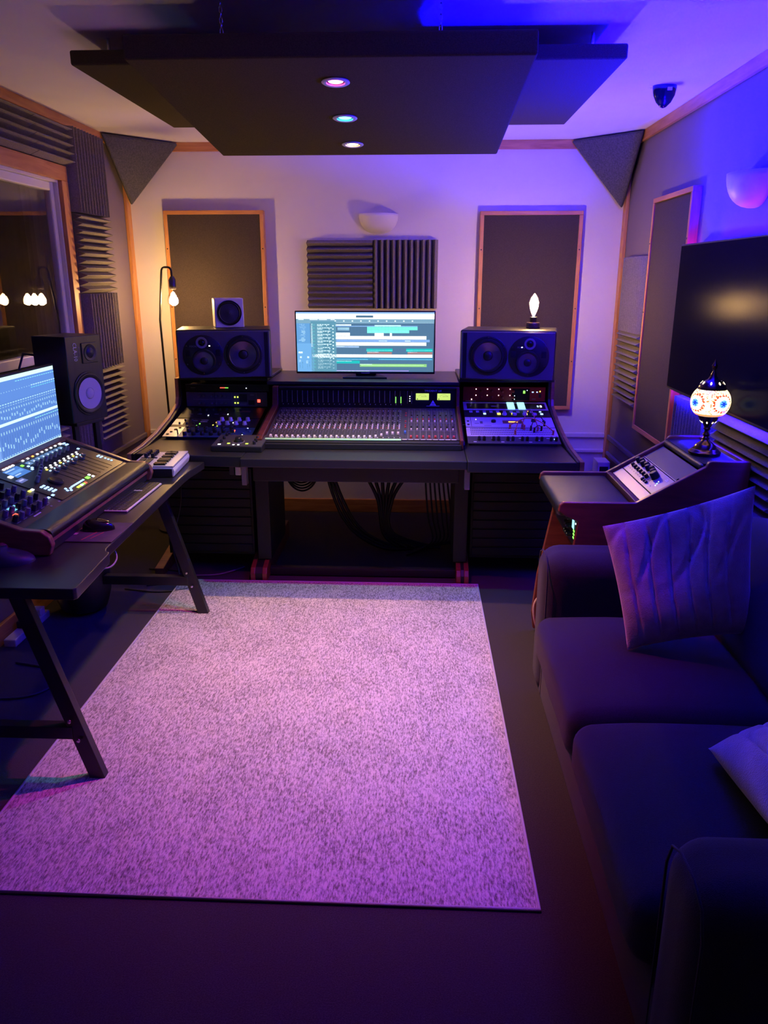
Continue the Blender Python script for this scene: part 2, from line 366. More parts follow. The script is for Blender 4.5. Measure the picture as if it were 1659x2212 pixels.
# ------------------------------------------------------------------ corner bass traps
def trap(lab, A, B, C, K):
    A, B, C, K = map(Vector, (A, B, C, K)); n = (B - A).cross(C - A).normalized()
    if n.dot(K - A) > 0: n = -n
    t = thing('bass_trap', lab, 'acoustic panel', tuple((A + B + C) / 3), 0, 'triangular corner bass traps')
    f = n * .03; ctr = (A + B + C) / 3
    vs = [A, B, C, A + (ctr - A) * .0 + f * .9, B + f * .9, C + f * .9, K]
    mb = MB(); mb.add(vs, [(3, 4, 5), (0, 1, 4, 3), (1, 2, 5, 4), (2, 0, 3, 5), (0, 6, 1), (1, 6, 2), (2, 6, 0)])
    o = mb.build('fabric_cover', M_fab_g, t, bevel=.012, seg=3)
trap('grey felt triangular bass trap in the ceiling corner on the window side', (XL + .022, 4.84, HC - .003), (-1.53, D - .022, HC - .003), (XL + .03, D - .03, 2.05), (XL + .022, D - .022, HC - .003))
trap('grey felt triangular bass trap in the ceiling corner on the television side', (XR - .022, 4.89, HC - .003), (.935, D - .022, HC - .003), (XR - .03, D - .03, 2.02), (XR - .022, D - .022, HC - .003))

# ------------------------------------------------------------------ framed absorber panels
scr = MB().lathe([(.0045, 0), (.004, .0015), (.0005, .002)], 8).mesh('screw_mesh')
def framed(lab, M, wd, ht, dep, fwid=.024, group='wood-framed fabric panels'):
    c = M @ Vector((wd / 2, 0, 0)); t = thing('acoustic_panel', lab, 'acoustic panel', tuple(c), 0, group)
    for q in ((0, wd, 0, fwid), (0, wd, ht - fwid, ht)): MB(M).box(q[0], q[1], q[2], q[3], 0, dep).build('frame_rail', M_pine_y if abs(M[1][0]) > .5 else M_pine_x, t, bevel=.002)
    for q in ((0, fwid), (wd - fwid, wd)): MB(M).box(q[0], q[1], fwid, ht - fwid, 0, dep).build('frame_rail', M_pine, t, bevel=.002)
    MB(M).box(fwid, wd - fwid, fwid, ht - fwid, 0, dep - .008).build('fabric', M_fab_b, t)
    for u in (fwid / 2, wd - fwid / 2):
        for v in (.16, .43, .72): inst(scr, 'screw', M_black, t, M @ Matrix.Translation((u, v * ht + .12, dep)))
    return t
framed('wood-framed dark fabric panel on the back wall behind the bare-bulb floor lamp', FR((-1.64, D, .752), (1, 0, 0), (0, 0, 1)), .645, 1.256, .055)
framed('wood-framed dark fabric panel on the back wall behind the bulb on the speaker', FR((.382, D, .748), (1, 0, 0), (0, 0, 1)), .643, 1.25, .05)
framed('wood-framed dark fabric panel on the side wall half hidden by the television', FR((XR, 4.51, .757), (0, -1, 0), (0, 0, 1)), .63, 1.247, .044)

# ------------------------------------------------------------------ foam tiles
def foam(lab, M, wd, ht, n, along, dep=.060, base=.013, m=None):
    t_c = M @ Vector((wd / 2, ht / 2, 0))
    if along == 'u': Q = FR((0, 0, 0), (0, 1, 0), (0, 0, 1)); span, lng = ht, wd   # profile x->v, y->n, extrude along u
    else: Q = None; span, lng = wd, ht
    prof = [(0, 0), (0, base)]; p = span / n
    for k in range(n): prof += [(k * p + p / 2 - .0015, dep), (k * p + p / 2 + .0015, dep), ((k + 1) * p, base)]
    prof += [(span, 0)]
    o = bpy.data.objects.new('tmp', None)
    mb = MB(M)
    if along == 'u':
        vs0 = [(0, a, d) for a, d in prof]; vs1 = [(lng, a, d) for a, d in prof]
    else:
        vs0 = [(a, 0, d) for a, d in prof]; vs1 = [(a, lng, d) for a, d in prof]
    k = len(prof); fs = [tuple(range(k)), tuple(reversed(range(k, 2 * k)))] + [(i, k + i, k + (i + 1) % k, (i + 1) % k) for i in range(k)]
    mb.add(vs0 + vs1, fs)
    bm = mb.build('foam_tile', m or M_foam); bpy.data.objects.remove(o)
    bmm = bmesh.new(); bmm.from_mesh(bm.data); bmesh.ops.recalc_face_normals(bmm, faces=bmm.faces); bmm.to_mesh(bm.data); bmm.free()
    tag(bm, lab, 'foam tile', 'ridged acoustic foam tiles'); return bm
BK = lambda x, z: FR((x, D, z), (1, 0, 0), (0, 0, 1))
foam('grey foam tile with level ridges on the back wall above the wide monitor', BK(-.724, 1.405), .424, .424, 11, 'u', .062)
foam('grey foam tile with upright ridges on the back wall above the wide monitor', BK(-.298, 1.405), .418, .424, 11, 'v', .062)
LW = lambda y, z: FR((XL, y, z), (0, 1, 0), (0, 0, 1))
foam('foam strip with level ridges above the window, next to the corner column', LW(3.955, 2.163), .43, .198, 5, 'u')
foam('foam strip with level ridges above the window, cut off by the photo edge', LW(3.52, 2.163), .43, .198, 5, 'u')
foam('topmost foam tile of the window-side column, with upright ridges', LW(4.345, 1.937), .43, .421, 11, 'v', .066)
foam('second foam tile from the top of the window-side column, with level ridges', LW(4.345, 1.516), .43, .418, 11, 'u', .066)
foam('third foam tile from the top of the window-side column, with upright ridges', LW(4.345, 1.094), .43, .418, 11, 'v', .066)
foam('fourth foam tile down the window-side column beside the vertical speaker, with level ridges', LW(4.345, .674), .43, .416, 11, 'u', .066)
foam('foam tile with upright ridges low on the wall behind the vertical speaker stand', LW(3.912, .674), .43, .416, 11, 'v', .066)
foam('foam tile with level ridges low on the wall just behind the left monitor', LW(3.478, .674), .43, .416, 11, 'u', .066)
RW = lambda y, z: FR((XR, y, z), (0, -1, 0), (0, 0, 1))
foam('upper foam tile in the television-side corner, with upright ridges', RW(5.03, 1.285), .46, .43, 11, 'v', .05)
foam('lower foam tile in the television-side corner, with level ridges', RW(5.03, .858), .46, .425, 11, 'u', .05)
foam('foam tile with upright ridges below the television behind the mosaic lamp', RW(3.82, .62), .43, .43, 11, 'v', .05)
foam('violet-lit foam tile with level ridges below the television beside the mosaic lamp', RW(3.32, .62), .62, .43, 11, 'u', .052)

# ------------------------------------------------------------------ wall sconces
def sconce(lab, M, R, h):
    t = thing('wall_sconce', lab, 'wall light', tuple(M.translation), 0, 'half-bowl wall sconces')
    n, k = 20, 9; vs = []; fs = []
    for i in range(k + 1):
        a = (PI / 2) * i / k; r = R * math.cos(a) ** .75; z = -h * math.sin(a)
        for j in range(n + 1): q = PI * j / n; vs.append((r * math.cos(q), z, r * .82 * math.sin(q)))
    for i in range(k):
        for j in range(n): fs.append((i * (n + 1) + j, (i + 1) * (n + 1) + j, (i + 1) * (n + 1) + j + 1, i * (n + 1) + j + 1))
    MB(M).add(vs, fs).build('bowl', M_white_trim, t, smooth=60, solid=.006)
    MB(M).box(-R * .55, R * .55, -h * .6, -.01, -.001, .014).build('back_plate', M_white_trim, t)
sconce('white half-bowl wall sconce on the back wall above the foam tiles', FR((-.262, D, 1.987), (1, 0, 0), (0, 0, 1)), .124, .117)
sconce('white half-bowl wall sconce on the side wall above the television', FR((XR, 3.26, 1.985), (0, -1, 0), (0, 0, 1)), .135, .125)

# ------------------------------------------------------------------ rug
def rug_mat():
    m = bpy.data.materials.new('heathered_rug'); m.use_nodes = True; nt = m.node_tree; b = nt.nodes['Principled BSDF']; b.inputs['Roughness'].default_value = .95
    tc = nt.nodes.new('ShaderNodeTexCoord'); mp = nt.nodes.new('ShaderNodeMapping'); mp.inputs['Scale'].default_value = (1, .28, 1)
    n = nt.nodes.new('ShaderNodeTexNoise'); n.inputs['Scale'].default_value = 190; n.inputs['Detail'].default_value = 5; n.inputs['Roughness'].default_value = .7
    n3 = nt.nodes.new('ShaderNodeTexNoise'); n3.inputs['Scale'].default_value = 4
    r = nt.nodes.new('ShaderNodeValToRGB'); e = r.color_ramp.elements; e[0].position = .36; e[0].color = (.135, .115, .10, 1); e[1].position = .60; e[1].color = (.62, .56, .47, 1)
    mx = nt.nodes.new('ShaderNodeMath'); mx.operation = 'MULTIPLY_ADD'; mx.inputs[1].default_value = .14; mx.inputs[2].default_value = -.07
    ad = nt.nodes.new('ShaderNodeMath')
    nt.links.new(tc.outputs['Object'], mp.inputs[0]); nt.links.new(mp.outputs[0], n.inputs['Vector']); nt.links.new(tc.outputs['Object'], n3.inputs['Vector'])
    nt.links.new(n3.outputs['Fac'], mx.inputs[0]); nt.links.new(n.outputs['Fac'], ad.inputs[0]); nt.links.new(mx.outputs[0], ad.inputs[1]); nt.links.new(ad.outputs[0], r.inputs[0]); nt.links.new(r.outputs[0], b.inputs['Base Color'])
    bp = nt.nodes.new('ShaderNodeBump'); bp.inputs['Strength'].default_value = .8; bp.inputs['Distance'].default_value = .003; nt.links.new(n.outputs['Fac'], bp.inputs['Height']); nt.links.new(bp.outputs[0], b.inputs['Normal'])
    return m
rx0, rx1, ry0, ry1 = -1.278, .338, 1.648, 3.882
t = thing('rug', 'large pale heathered rug lit pink in the middle of the floor', 'rug', ((rx0 + rx1) / 2, (ry0 + ry1) / 2, 0))
b = MB(); nx, ny = 24, 32
vs = [(rx0 + (rx1 - rx0) * i / nx, ry0 + (ry1 - ry0) * j / ny, .007 + .0006 * noise.noise((i * .4, j * .4, 0)) + (.004 * max(0, (j - ny + 1)) )) for j in range(ny + 1) for i in range(nx + 1)]
fs = [(j * (nx + 1) + i, j * (nx + 1) + i + 1, (j + 1) * (nx + 1) + i + 1, (j + 1) * (nx + 1) + i) for j in range(ny) for i in range(nx)]
b.add(vs, fs); o = b.build('pile', rug_mat(), t, smooth=True); MB().box(rx0, rx1, ry0, ry1, .0005, .005).build('backing', M_mid, t)
M_bind = mat('rug_binding', (.42, .39, .41), .9, bump=.8, bump_scale=250)
MB().tube([(rx0, ry0, .006), (rx1, ry0, .006), (rx1, ry1, .009), (rx0, ry1, .009)], .0055, 8, True).build('binding', M_bind, t, smooth=60)

# ------------------------------------------------------------------ television with LED strip behind it
TY0, TY1, TZ0, TZ1 = 2.59, 3.82, 1.085, 1.745
t = thing('television', 'large dark flat television on the right wall with violet backlight', 'television', (1.23, 3.2, TZ0))
MB().box(1.212, 1.245, TY0, TY1, TZ0, TZ1).build('casing', M_black, t, bevel=.004)
M_tv = mat('tv_screen', (.012, .011, .012), .2, noise_amt=.1, noise_scale=300, bump=.04, bump_scale=900, spec=.004)
MB().box(1.2105, 1.2125, TY0 + .008, TY1 - .008, TZ0 + .012, TZ1 - .008).build('screen_glass', M_tv, t)
MB().box(1.245, 1.292, TY1 - .012, TY1, TZ0, TZ1).build('light_baffle', M_black, t); MB().box(1.245, 1.292, TY0, TY0 + .012, TZ0, TZ1).build('light_baffle', M_black, t)  # unseen flanges added to stop the strip's light going sideways
MB().box(1.245, 1.285, 3.0, 3.4, 1.2, 1.6).build('wall_mount', M_blackm, t)
t = thing('led_strip', 'string of violet LED lights fixed behind the edge of the television', 'light strip', (1.27, 3.2, 1.07))
tape = MB(); leds = MB(); xs = 1.2465
leds2 = MB()
def ledrow(a, b, n, mb=leds):
    a, b = Vector(a), Vector(b)
    for k in range(n): p = a + (b - a) * ((k + .5) / n); mb.box(p.x, p.x + .006, p.y - .005, p.y + .005, p.z - .005, p.z + .005)
def taperow(y0, y1, z0, z1): tape.box(xs - .0008, xs + .0002, y0, y1, z0, z1)
ledrow((xs, 2.95, TZ1 - .022), (xs, TY1 - .02, TZ1 - .022), 25); taperow(TY0 + .03, TY1 - .01, TZ1 - .018, TZ1 - .006)
ledrow((xs, TY0 + .04, TZ0 - .008), (xs, TY1 - .02, TZ0 - .008), 28, leds2); taperow(TY0 + .03, TY1 - .01, TZ0 - .014, TZ0 + .004)
sl_ = MB()
for k in range(16): sl_.box(1.2475, 1.2535, TY1 + .0005, TY1 + .0065, TZ0 + .02 + k * .041, TZ0 + .026 + k * .041)
sl_.build('side_fill_row', E_led3, t, kind='stuff')  # extra glowing dots, added to tint the wooden panel's side magenta
tape.build('tape', M_black, t); leds.build('upper_led_row', E_led, t, kind='stuff'); leds2.build('lower_led_row', E_led2, t, kind='stuff')
ld = bpy.data.lights.new('led_strip_light_lower', 'AREA'); ld.shape = 'RECTANGLE'; ld.size = .012; ld.size_y = 1.1; ld.energy = 24.; ld.color = (.006, .0002, 1.)
lo = bpy.data.objects.new('led_strip_light_lower', ld); COL.objects.link(lo); lo.parent = t; lo.matrix_basis = ROOTINV[t.name] @ Matrix.Translation((1.262, 3.2, TZ0 + .006))
ld = bpy.data.lights.new('led_strip_light', 'AREA'); ld.shape = 'RECTANGLE'; ld.size = .012; ld.size_y = .90; ld.energy = W_LED; ld.color = C_LED; ld.spread = math.radians(165)
lo = bpy.data.objects.new('led_strip_light', ld); COL.objects.link(lo); lo.parent = t; lo.matrix_basis = ROOTINV[t.name] @ Matrix.Translation((1.268, 3.12, TZ1 - .010)) @ Matrix.Rotation(math.radians(-30), 4, 'Y') @ Matrix.Rotation(PI, 4, 'X')

# ------------------------------------------------------------------ main studio desk
DX0, DX1 = -.857, .243          # centre section
t = desk = thing('studio_desk', 'wide black studio desk with red-brown wooden edges holding the mixing console', 'desk', (-.3, 4.1, 0))
zt = .76
def slab(name, poly, z0, z1, m, par=None, bevel=.004): return MB().prism(poly, z0, z1).build(name, m, par or desk, bevel=bevel)
slab('desktop', [(DX0 + .002, 3.598), (DX1 - .002, 3.590), (DX1 - .002, 4.5), (DX0 + .002, 4.5)], .718, zt, M_desk)
slab('desktop', [(DX1, 3.588), (.758, 3.585), (.758, 4.55), (DX1, 4.55)], .705, zt, M_desk)
slab('desktop', [(-1.400, 3.69), (DX0, 3.645), (DX0, 4.55), (-1.400, 4.55)], .705, zt, M_desk)
# outer sides: profile in y,z
prof = [(3.587, .695), (3.587, .763), (3.86, .768), (4.08, .790), (4.316, .833), (4.49, .882), (4.515, .918), (4.52, 1.03), (4.90, 1.03), (4.90, .60), (4.05, .60), (3.90, .695)]
YZ = lambda x: FR((x, 0, 0), (0, 1, 0), (0, 0, 1))
def side(x, th_, pr, m, name='side_panel', bev=.004): return MB(YZ(x)).prism(pr, 0, th_).build(name, m, desk, bevel=bev)
profL = [(y + .085 if y < 3.7 else y, z) for y, z in prof]
side(.774, .022, prof, M_walnut); side(.758, .016, [(y, z + .004 if y > 3.9 and .74 < z < .9 else z) for y, z in prof], M_black, 'side_liner')
side(-1.438, .022, profL, M_woodlit); side(-1.416, .016, [(y, z - .006 if y > 3.7 and .74 < z < .9 else z) for y, z in profL], M_black, 'side_liner')
inner = [(3.95, zt), (3.97, .780), (4.55, .885), (4.58, .93), (4.585, 1.03), (4.90, 1.03), (4.90, zt)]
side(DX0 - .008, .016, inner, M_black, 'divider'); side(DX1 - .008, .016, inner, M_black, 'divider')
MB().box(-1.372, -.862, 4.42, 4.92, 1.030, 1.048).build('speaker_shelf', M_desk, desk, bevel=.004)
MB().box(.236, .776, 4.42, 4.92, 1.030, 1.048).build('speaker_shelf', M_desk, desk, bevel=.004)
MB().box(-.862, .236, 4.385, 4.92, 1.012, 1.032).build('bridge_shelf', M_desk, desk, bevel=.004)
MB().box(-1.425, .79, 4.88, 4.895, .70, 1.03).build('back_panel', M_black, desk)
MB().box(DX0 + .03, DX1 - .03, 3.74, 3.765, .612, .718).build('apron', mat('apron_black', (.008, .007, .008), .5), desk, bevel=.003)
for x0 in (-.872, .205):
    MB().box(x0, x0 + .075, 3.98, 4.45, .10, .718).build('leg', M_void, desk, bevel=.004)
fp = [(3.895, 0), (3.895, .045), (3.915, .075), (4.045, .115), (4.66, .115), (4.66, 0)]
for x0 in (-.903, -.838, .222, .265): MB(YZ(x0)).prism(fp, 0, .026).build('foot', M_mahog, desk, bevel=.004)
for x0 in (-.877, .248): MB(YZ(x0)).prism([(y + .012 if y < 3.95 else y, z) for y, z in fp], 0, .038 if x0 < 0 else .017).build('foot_core', M_black, desk)
fp2 = [(3.955, 0), (3.955, .045), (4.40, .115), (4.66, .115), (4.66, 0)]
for x0 in (-1.455, .786): MB(YZ(x0)).prism(fp2, 0, .05).build('foot', M_walnut, desk, bevel=.004)
MB().box(-.81, .222, 3.985, 4.03, .006, .05).build('cross_bar', M_desk, desk, bevel=.003)
for (x0, x1) in ((-1.395, -.905), (.30, .775)):
    MB().box(x0, x1, 4.06, 4.58, .10, .60).build('rack_cabinet', M_void, desk, bevel=.003)
    for k in range(9):
        MB().box(x0 + .012, x1 - .012, 4.052, 4.061, .118 + k * .053, .162 + k * .053).build('rack_blank', M_void, desk, bevel=.002)
MB().box(.236, .262, 3.66, 3.70, .60, .705).build('bracket', M_mid, desk, bevel=.002)
MB().box(-.875, -.85, 3.70, 3.74, .60, .705).build('bracket', M_mid, desk, bevel=.002)

# ------------------------------------------------------------------ small parts on control panels
def bits(root, M, knobs=(), lights=(), marks=(), vs=1.):
    """knobs: (u,v,r,h,mat) lights: (u,v,w,h,mat) marks: (u0,v0,u1,v1,mat); those of one look form one part"""
    g = {}
    knobs = [(u, v * vs, r, h, m) for u, v, r, h, m in knobs]; lights = [(u, v * vs, a, c * vs, m) for u, v, a, c, m in lights]; marks = [(a, b_ * vs, c, d * vs, m) for a, b_, c, d, m in marks]
    for (u, v, r, h, m) in knobs:
        mb = g.setdefault(('knob_bank', m.name), (MB(M), m))[0]; mb.lathe([(r, 0), (r * .92, h * .85), (r * .7, h)], 10, Matrix.Translation((u, v, 0)))
    for (u, v, a, c, m) in lights:
        mb = g.setdefault(('indicator_bank', m.name), (MB(M), m))[0]; mb.box(u - a / 2, u + a / 2, v - c / 2, v + c / 2, 0, .0025)
    for (u0, v0, u1, v1, m) in marks:
        mb = g.setdefault(('printed_marks', m.name), (MB(M), m))[0]; mb.box(u0, u1, v0, v1, 0, .0008)
    for (nm, _), (mb, m) in g.items(): mb.build(nm, m, root, kind='stuff', smooth=nm == 'knob_bank')
M_kblk = mat('knob_black', (.015, .015, .017), .3); M_kwht = mat('knob_white', (.75, .72, .74), .35); M_kred = mat('knob_red', (.45, .05, .05), .4)
M_kpink = mat('cap_white', (.80, .72, .76), .35); M_kblue = mat('cap_blue', (.05, .18, .6), .4); M_kgrey = mat('knob_grey', (.16, .16, .18), .35)
M_print = mat('print_grey', (.30, .28, .30), .6); M_printw = mat('print_white', (.75, .74, .76), .6)

# ------------------------------------------------------------------ mixing console
t = con = thing('mixing_console', 'long analogue mixing console with rows of white and red faders and glowing meters', 'mixing console', (-.3, 4.1, zt))
CM = FR((-.785, 3.868, .803), (1, 0, 0), (0, .487, .083))   # panel frame: u across, v up-slope
pl = .494; CW = 1.003
M_conf = mat('console_panel', (.034, .026, .034), .45)
MB(YZ(-.79)).prism([(3.84, zt + .001), (3.84, .796), (3.868, .802), (4.355, .885), (4.372, 1.005), (4.58, 1.005), (4.58, zt + .001)], 0, 1.008).build('chassis', M_black, con, bevel=.002)
MB(CM).box(.0, CW, 0, pl, 0, .003).build('control_panel', M_conf, con)
cheek = [(3.835, zt + .001), (3.835, .812), (3.868, .822), (4.33, .905), (4.352, 1.008), (4.58, 1.008), (4.58, zt + .001)]
for x0, wd in ((-.825, .034), (.2185, .018)): MB(YZ(x0)).prism(cheek, 0, wd).build('end_cheek', M_cheek, con, bevel=.004)
P = Matrix.Translation((0, 0, .003)); CP = CM @ P
MB().box(-.80, .226, 3.822, 3.842, zt + .001, .789).build('arm_rail', M_black, con, bevel=.003)
ch0, chp, NCH = .012, .0287, 24
knobs = []; marks = []; lights = []
for c in range(NCH):
    u = ch0 + c * chp + chp / 2
    marks.append((u - chp / 2 - .0006, .004, u - chp / 2 + .0006, pl - .01, M_black))
    for k, v in enumerate((.205, .178, .152)): knobs.append((u + .004, v, .0042, .008, M_kwht))
    for k in range(11): knobs.append((u - .006, .19 + k * .0265, .0038, .009, M_kblk if k % 3 else M_kgrey))
    for k in range(4): knobs.append((u - .007, .10 + k * .022, .003, .004, M_kred if k == 3 else M_kgrey))
    for k in range(7): marks.append((u + .002, .235 + k * .034, u + .009, .240 + k * .034, M_print))
    for k in range(8): marks.append((u + .004, .046 + k * .012, u + .008, .047 + k * .012, M_print))
    marks.append((u - .0012, .02, u + .0012, .135, M_black)); knobs.append((u + .011, .022, .003, .004, M_kwht)); marks.append((u - .004, .138, u - .001, .141, M_printw))
um = ch0 + NCH * chp + .006; mp_ = .0315
for c in range(9):
    u = um + c * mp_ + .016
    if c:
        for v, m in ((.36, M_kblk), (.33, M_kgrey), (.30, M_kred), (.27, M_kwht), (.235, M_kgrey), (.205, M_kgrey), (.175, M_kblk), (.145, M_kwht)): knobs.append((u, v, .0046, .009, m))
        marks.append((u - .0006 + .004, .375, u + .0006 + .004, .44, M_print)); marks.append((u - .008, .445, u + .008, .4475, M_print))
    else:
        for v, m in ((.40, M_kred), (.36, M_kred), (.27, M_kred), (.24, M_kgrey), (.21, M_kred), (.18, M_kred)): knobs.append((u, v, .005, .006, m))
    marks.append((u + mp_ / 2 - .0006, .004, u + mp_ / 2 + .0006, pl - .01, M_print)); marks.append((u - .0012, .022, u + .0012, .115, M_black)); marks.append((u - .013, .0, u + .012, .007, M_printw))
for v in (.13, .25, .31): marks.append((um + mp_, v, um + 9 * mp_, v + .0012, M_print))
bits(con, CP, knobs, (), marks)
M_green = mat('green_tape', (.35, .75, .36), .5)
MB(CM).box(.004, ch0 + NCH * chp + .004, -.012, .008, .001, .0045).build('label_tape', M_green, con)
capm = MB().add([(-.006, -.010, 0), (.006, -.010, 0), (.006, .010, 0), (-.006, .010, 0), (-.005, -.009, .009), (.005, -.009, .009), (.0045, 0, .0065), (-.0045, 0, .0065), (.005, .009, .009), (-.005, .009, .009)],
                [(3, 2, 1, 0), (0, 1, 5, 4), (2, 3, 9, 8), (1, 2, 8, 6, 5), (3, 0, 4, 7, 9), (4, 5, 6, 7), (7, 6, 8, 9)]); 
def capmesh(m): me = capm.mesh('cap_' + m.name); me.materials.append(m); return me
cw, cr, cb = capmesh(M_kpink), capmesh(M_kred), capmesh(M_kblue)
for c in range(NCH):
    v = .027
    if c == 19: v = .036
    if c == 20: v = .056
    if c > 20: v = .084
    if c == 0: v = .034
    inst(cw, 'fader_cap', None, con, CP @ Matrix.Translation((ch0 + c * chp + chp / 2, v, 0)))
for c in range(9): inst(cr if c else cb, 'fader_cap', None, con, CP @ Matrix.Translation((um + c * mp_ + .016, .034 if c else .10, 0)))
# meter bridge
BMt = FR((-.785, 4.3555, .889), (1, 0, 0), (0, .012, .106))
MB(BMt).box(0, CW, 0, .106, 0, .003).build('meter_bridge', M_blackg, con)
MB(BMt).box(-.003, CW + .003, .106, .120, -.002, .014).build('bridge_lip', M_black, con, bevel=.003)
mk = []; lg = []
for c in range(24):
    u = .012 + c * .0293
    for k in range(14): mk.append((u, .030 + k * .0048, u + .003, .0325 + k * .0048, M_print))
    mk.append((u + .006, .018, u + .009, .021, M_printw))
for c in (22, 23): lg.append((.018 + c * .0293, .045, .0035, .036, E_g))
for k in range(3): lg.append((.742, .040 + k * .013, .005, .005, E_w))
mk += [(.728, .025, .7292, .095, M_print), (.752, .025, .7532, .095, M_print)]
bits(con, BMt @ P, (), lg, mk)
for u0 in (.776, .897):
    vm = MB(BMt).box(u0, u0 + .074, .046, .083, .003, .006).build('vu_meter', emis('vu_glow', (.72, .95, .22), .95), con, bevel=.002)
    nd = MB(BMt); nd.box(u0 + .030, u0 + .062, .0655, .0665, .0062, .0066, None)
    for k in range(7): a = math.radians(140 - k * 16); nd.box(u0 + .037 + .026 * math.cos(a) - .0006, u0 + .037 + .026 * math.cos(a) + .0006, .049 + .026 * math.sin(a), .053 + .026 * math.sin(a), .0062, .0065)
    nd.prism([(u0 + .005, .049), (u0 + .013, .049), (u0 + .009, .056)], .0062, .0065)
    nd.build('needle', M_black, vm)
M_logo = mat('logo_lilac', (.36, .32, .8), .5)
text('TRIDENT 68', .0145, BMt @ Matrix.Translation((.872, .097, .0034)), M_logo, con, xs=1.25)
lg_ = MB(BMt); lg_.prism([(.854, .0155), (.892, .0155), (.873, .045)], .003, .004); lg_.box(.836, .910, .0115, .0135, .003, .004); lg_.build('logo', M_logo, con)
lg2 = MB(BMt); lg2.box(.8722, .8738, .0155, .028, .004, .0046); lg2.bar(BMt @ Vector((.873, .028, .0043)), BMt @ Vector((.866, .034, .0043)), .0016, .0006) if False else None; lg2.box(.862, .884, .0265, .028, .004, .0046); lg2.build('logo_trident', M_black, con)

# ------------------------------------------------------------------ rack units
def rack(lab, M, wd, ht, m, cat='audio unit', depth=.09, group=None, name='rack_unit'):
    t = thing(name, lab, cat, tuple(M @ Vector((wd / 2, 0, 0))), 0, group)
    MB(M).box(0, wd, .001, ht - .001, 0, .004).build('faceplate', m, t, bevel=.001)
    MB(M).box(.02, wd - .02, .003, ht - .003, -depth, 0).build('body', M_black, t)
    return t
VF = lambda x, y, z: FR((x, y, z), (1, 0, 0), (0, 0, 1))
up4 = Matrix.Translation((0, 0, .004))
# window-side bay, upright units
F = VF(-1.381, 4.545, .950); u = rack('flat black rack unit with a small red-green meter under the window-side speaker', F, .50, .043, M_black)
bits(u, F @ up4, [], [(.21 + k * .005, .022, .004, .004, E_r if k < 6 else E_g) for k in range(10)] + [(.365, .02, .005, .005, E_w)], [(.03, .02, .06, .022, M_print), (.36, .028, .374, .030, M_print), (.0, .040, .49, .0415, M_mid)])
F = VF(-1.378, 4.54, .860); M_rackp = mat('slate_panel', (.12, .115, .14), .4); u = rack('slate-coloured audio interface with green lights and a red power light in the rack', F, .485, .088, M_rackp)
kn = [(.035 + .045 + i * .027 + (.022 if i > 1 else 0), .022 + j * .042, .0085, .014, M_kgrey) for i in range(6) for j in range(2)]
bits(u, F @ up4, kn, [(.292 + i * .017, .023 + j * .035, .008, .008, E_gy) for i in range(2) for j in range(2)] + [(.435, .036, .017, .017, E_r)],
     [(.318, .03, .365, .076, M_black), (.372, .012, .41, .04, M_black), (.385, .068, .408, .074, M_print), (.32, .01, .36, .013, M_print), (.32, .017, .362, .02, M_print), (.17, .002, .172, .086, M_black), (.272, .004, .2735, .086, M_print), (.04, .043, .27, .0445, M_print), (.42, .006, .4215, .084, M_print)])
# window-side bay, sloped units
SL = FR((-1.378, 4.045, .771), (1, 0, 0), (0, .48, .087)); SW = .482
up3 = Matrix.Translation((0, 0, .004))
M_blue = mat('blue_panel', (.025, .065, .20), .4, .2)
F = SL; u = rack('wide blue sloping rack unit with black knobs and wall glare painted silver beside the wooden edge', F, SW, .146, M_blue)
MB(F).box(.0, .085, .001, .145, .004, .0055).build('glare_strip', M_silver, u)  # reflection of the lit wall, put in as a silver strip
kn = [(.115 + i * .048 + (.012 if j == 1 else 0), .03 + j * .036, .0125, .02, M_kblk) for i in range(6) for j in range(3)]
kn += [(.02, .03, .009, .006, M_kblk), (.03, .062, .008, .006, M_kblk), (.045, .095, .010, .006, M_kblk), (.062, .118, .008, .006, M_kblk), (.077, .030, .0035, .03, M_kblk), (.43, .05, .008, .008, M_blue), (.44, .10, .008, .008, M_blue), (.46, .075, .008, .008, M_blue)]
bits(u, F @ up3, kn, [(.372, .088, .012, .012, E_r), (.375, .070, .008, .006, E_o), (.352, .045, .008, .008, E_g), (.43, .03, .006, .006, E_w), (.44, .12, .006, .006, E_w)],
     [(.10 + i * .08, .012 + j * .04, .14 + i * .08, .0135 + j * .04, M_print) for i in range(4) for j in range(3)], vs=1.1)
F = SL @ Matrix.Translation((0, .150, 0)); u = rack('black sloping rack unit with eight big lilac-white knobs', F, SW, .14, M_black)
kbig = MB().lathe([(.014, 0), (.0145, .004), (.0115, .006), (.0105, .019), (.008, .021)], 16); kbm = kbig.mesh('white_knob'); kbm.materials.append(M_kwht)
for p in kbm.polygons: p.use_smooth = True
for i in range(4):
    for j in range(2): inst(kbm, 'knob', None, u, F @ Matrix.Translation((.265 + i * .049 + (.006 if j else 0), .040 + j * .06, .004)))
bits(u, F @ up3, [(.04 + i * .02, .03 + (i % 2) * .03, .006, .01, M_kblk) for i in range(5)], [(.155, .03, .006, .006, E_g), (.145, .01, .006, .006, E_g), (.235, .018, .006, .006, E_y), (.245, .045, .006, .008, E_o), (.262, .008, .005, .005, E_gy), (.34, .042, .005, .005, E_w)],
     [(.0, .02, .06, .075, M_silver), (.15, .066, .19, .069, M_printw), (.15, .05, .19, .053, M_printw), (.09, .06, .13, .063, M_print)], vs=1.59)
F = SL @ Matrix.Translation((0, .294, 0)); u = rack('narrow black sloping rack unit at the back of the window-side bay', F, SW, .180, M_black)
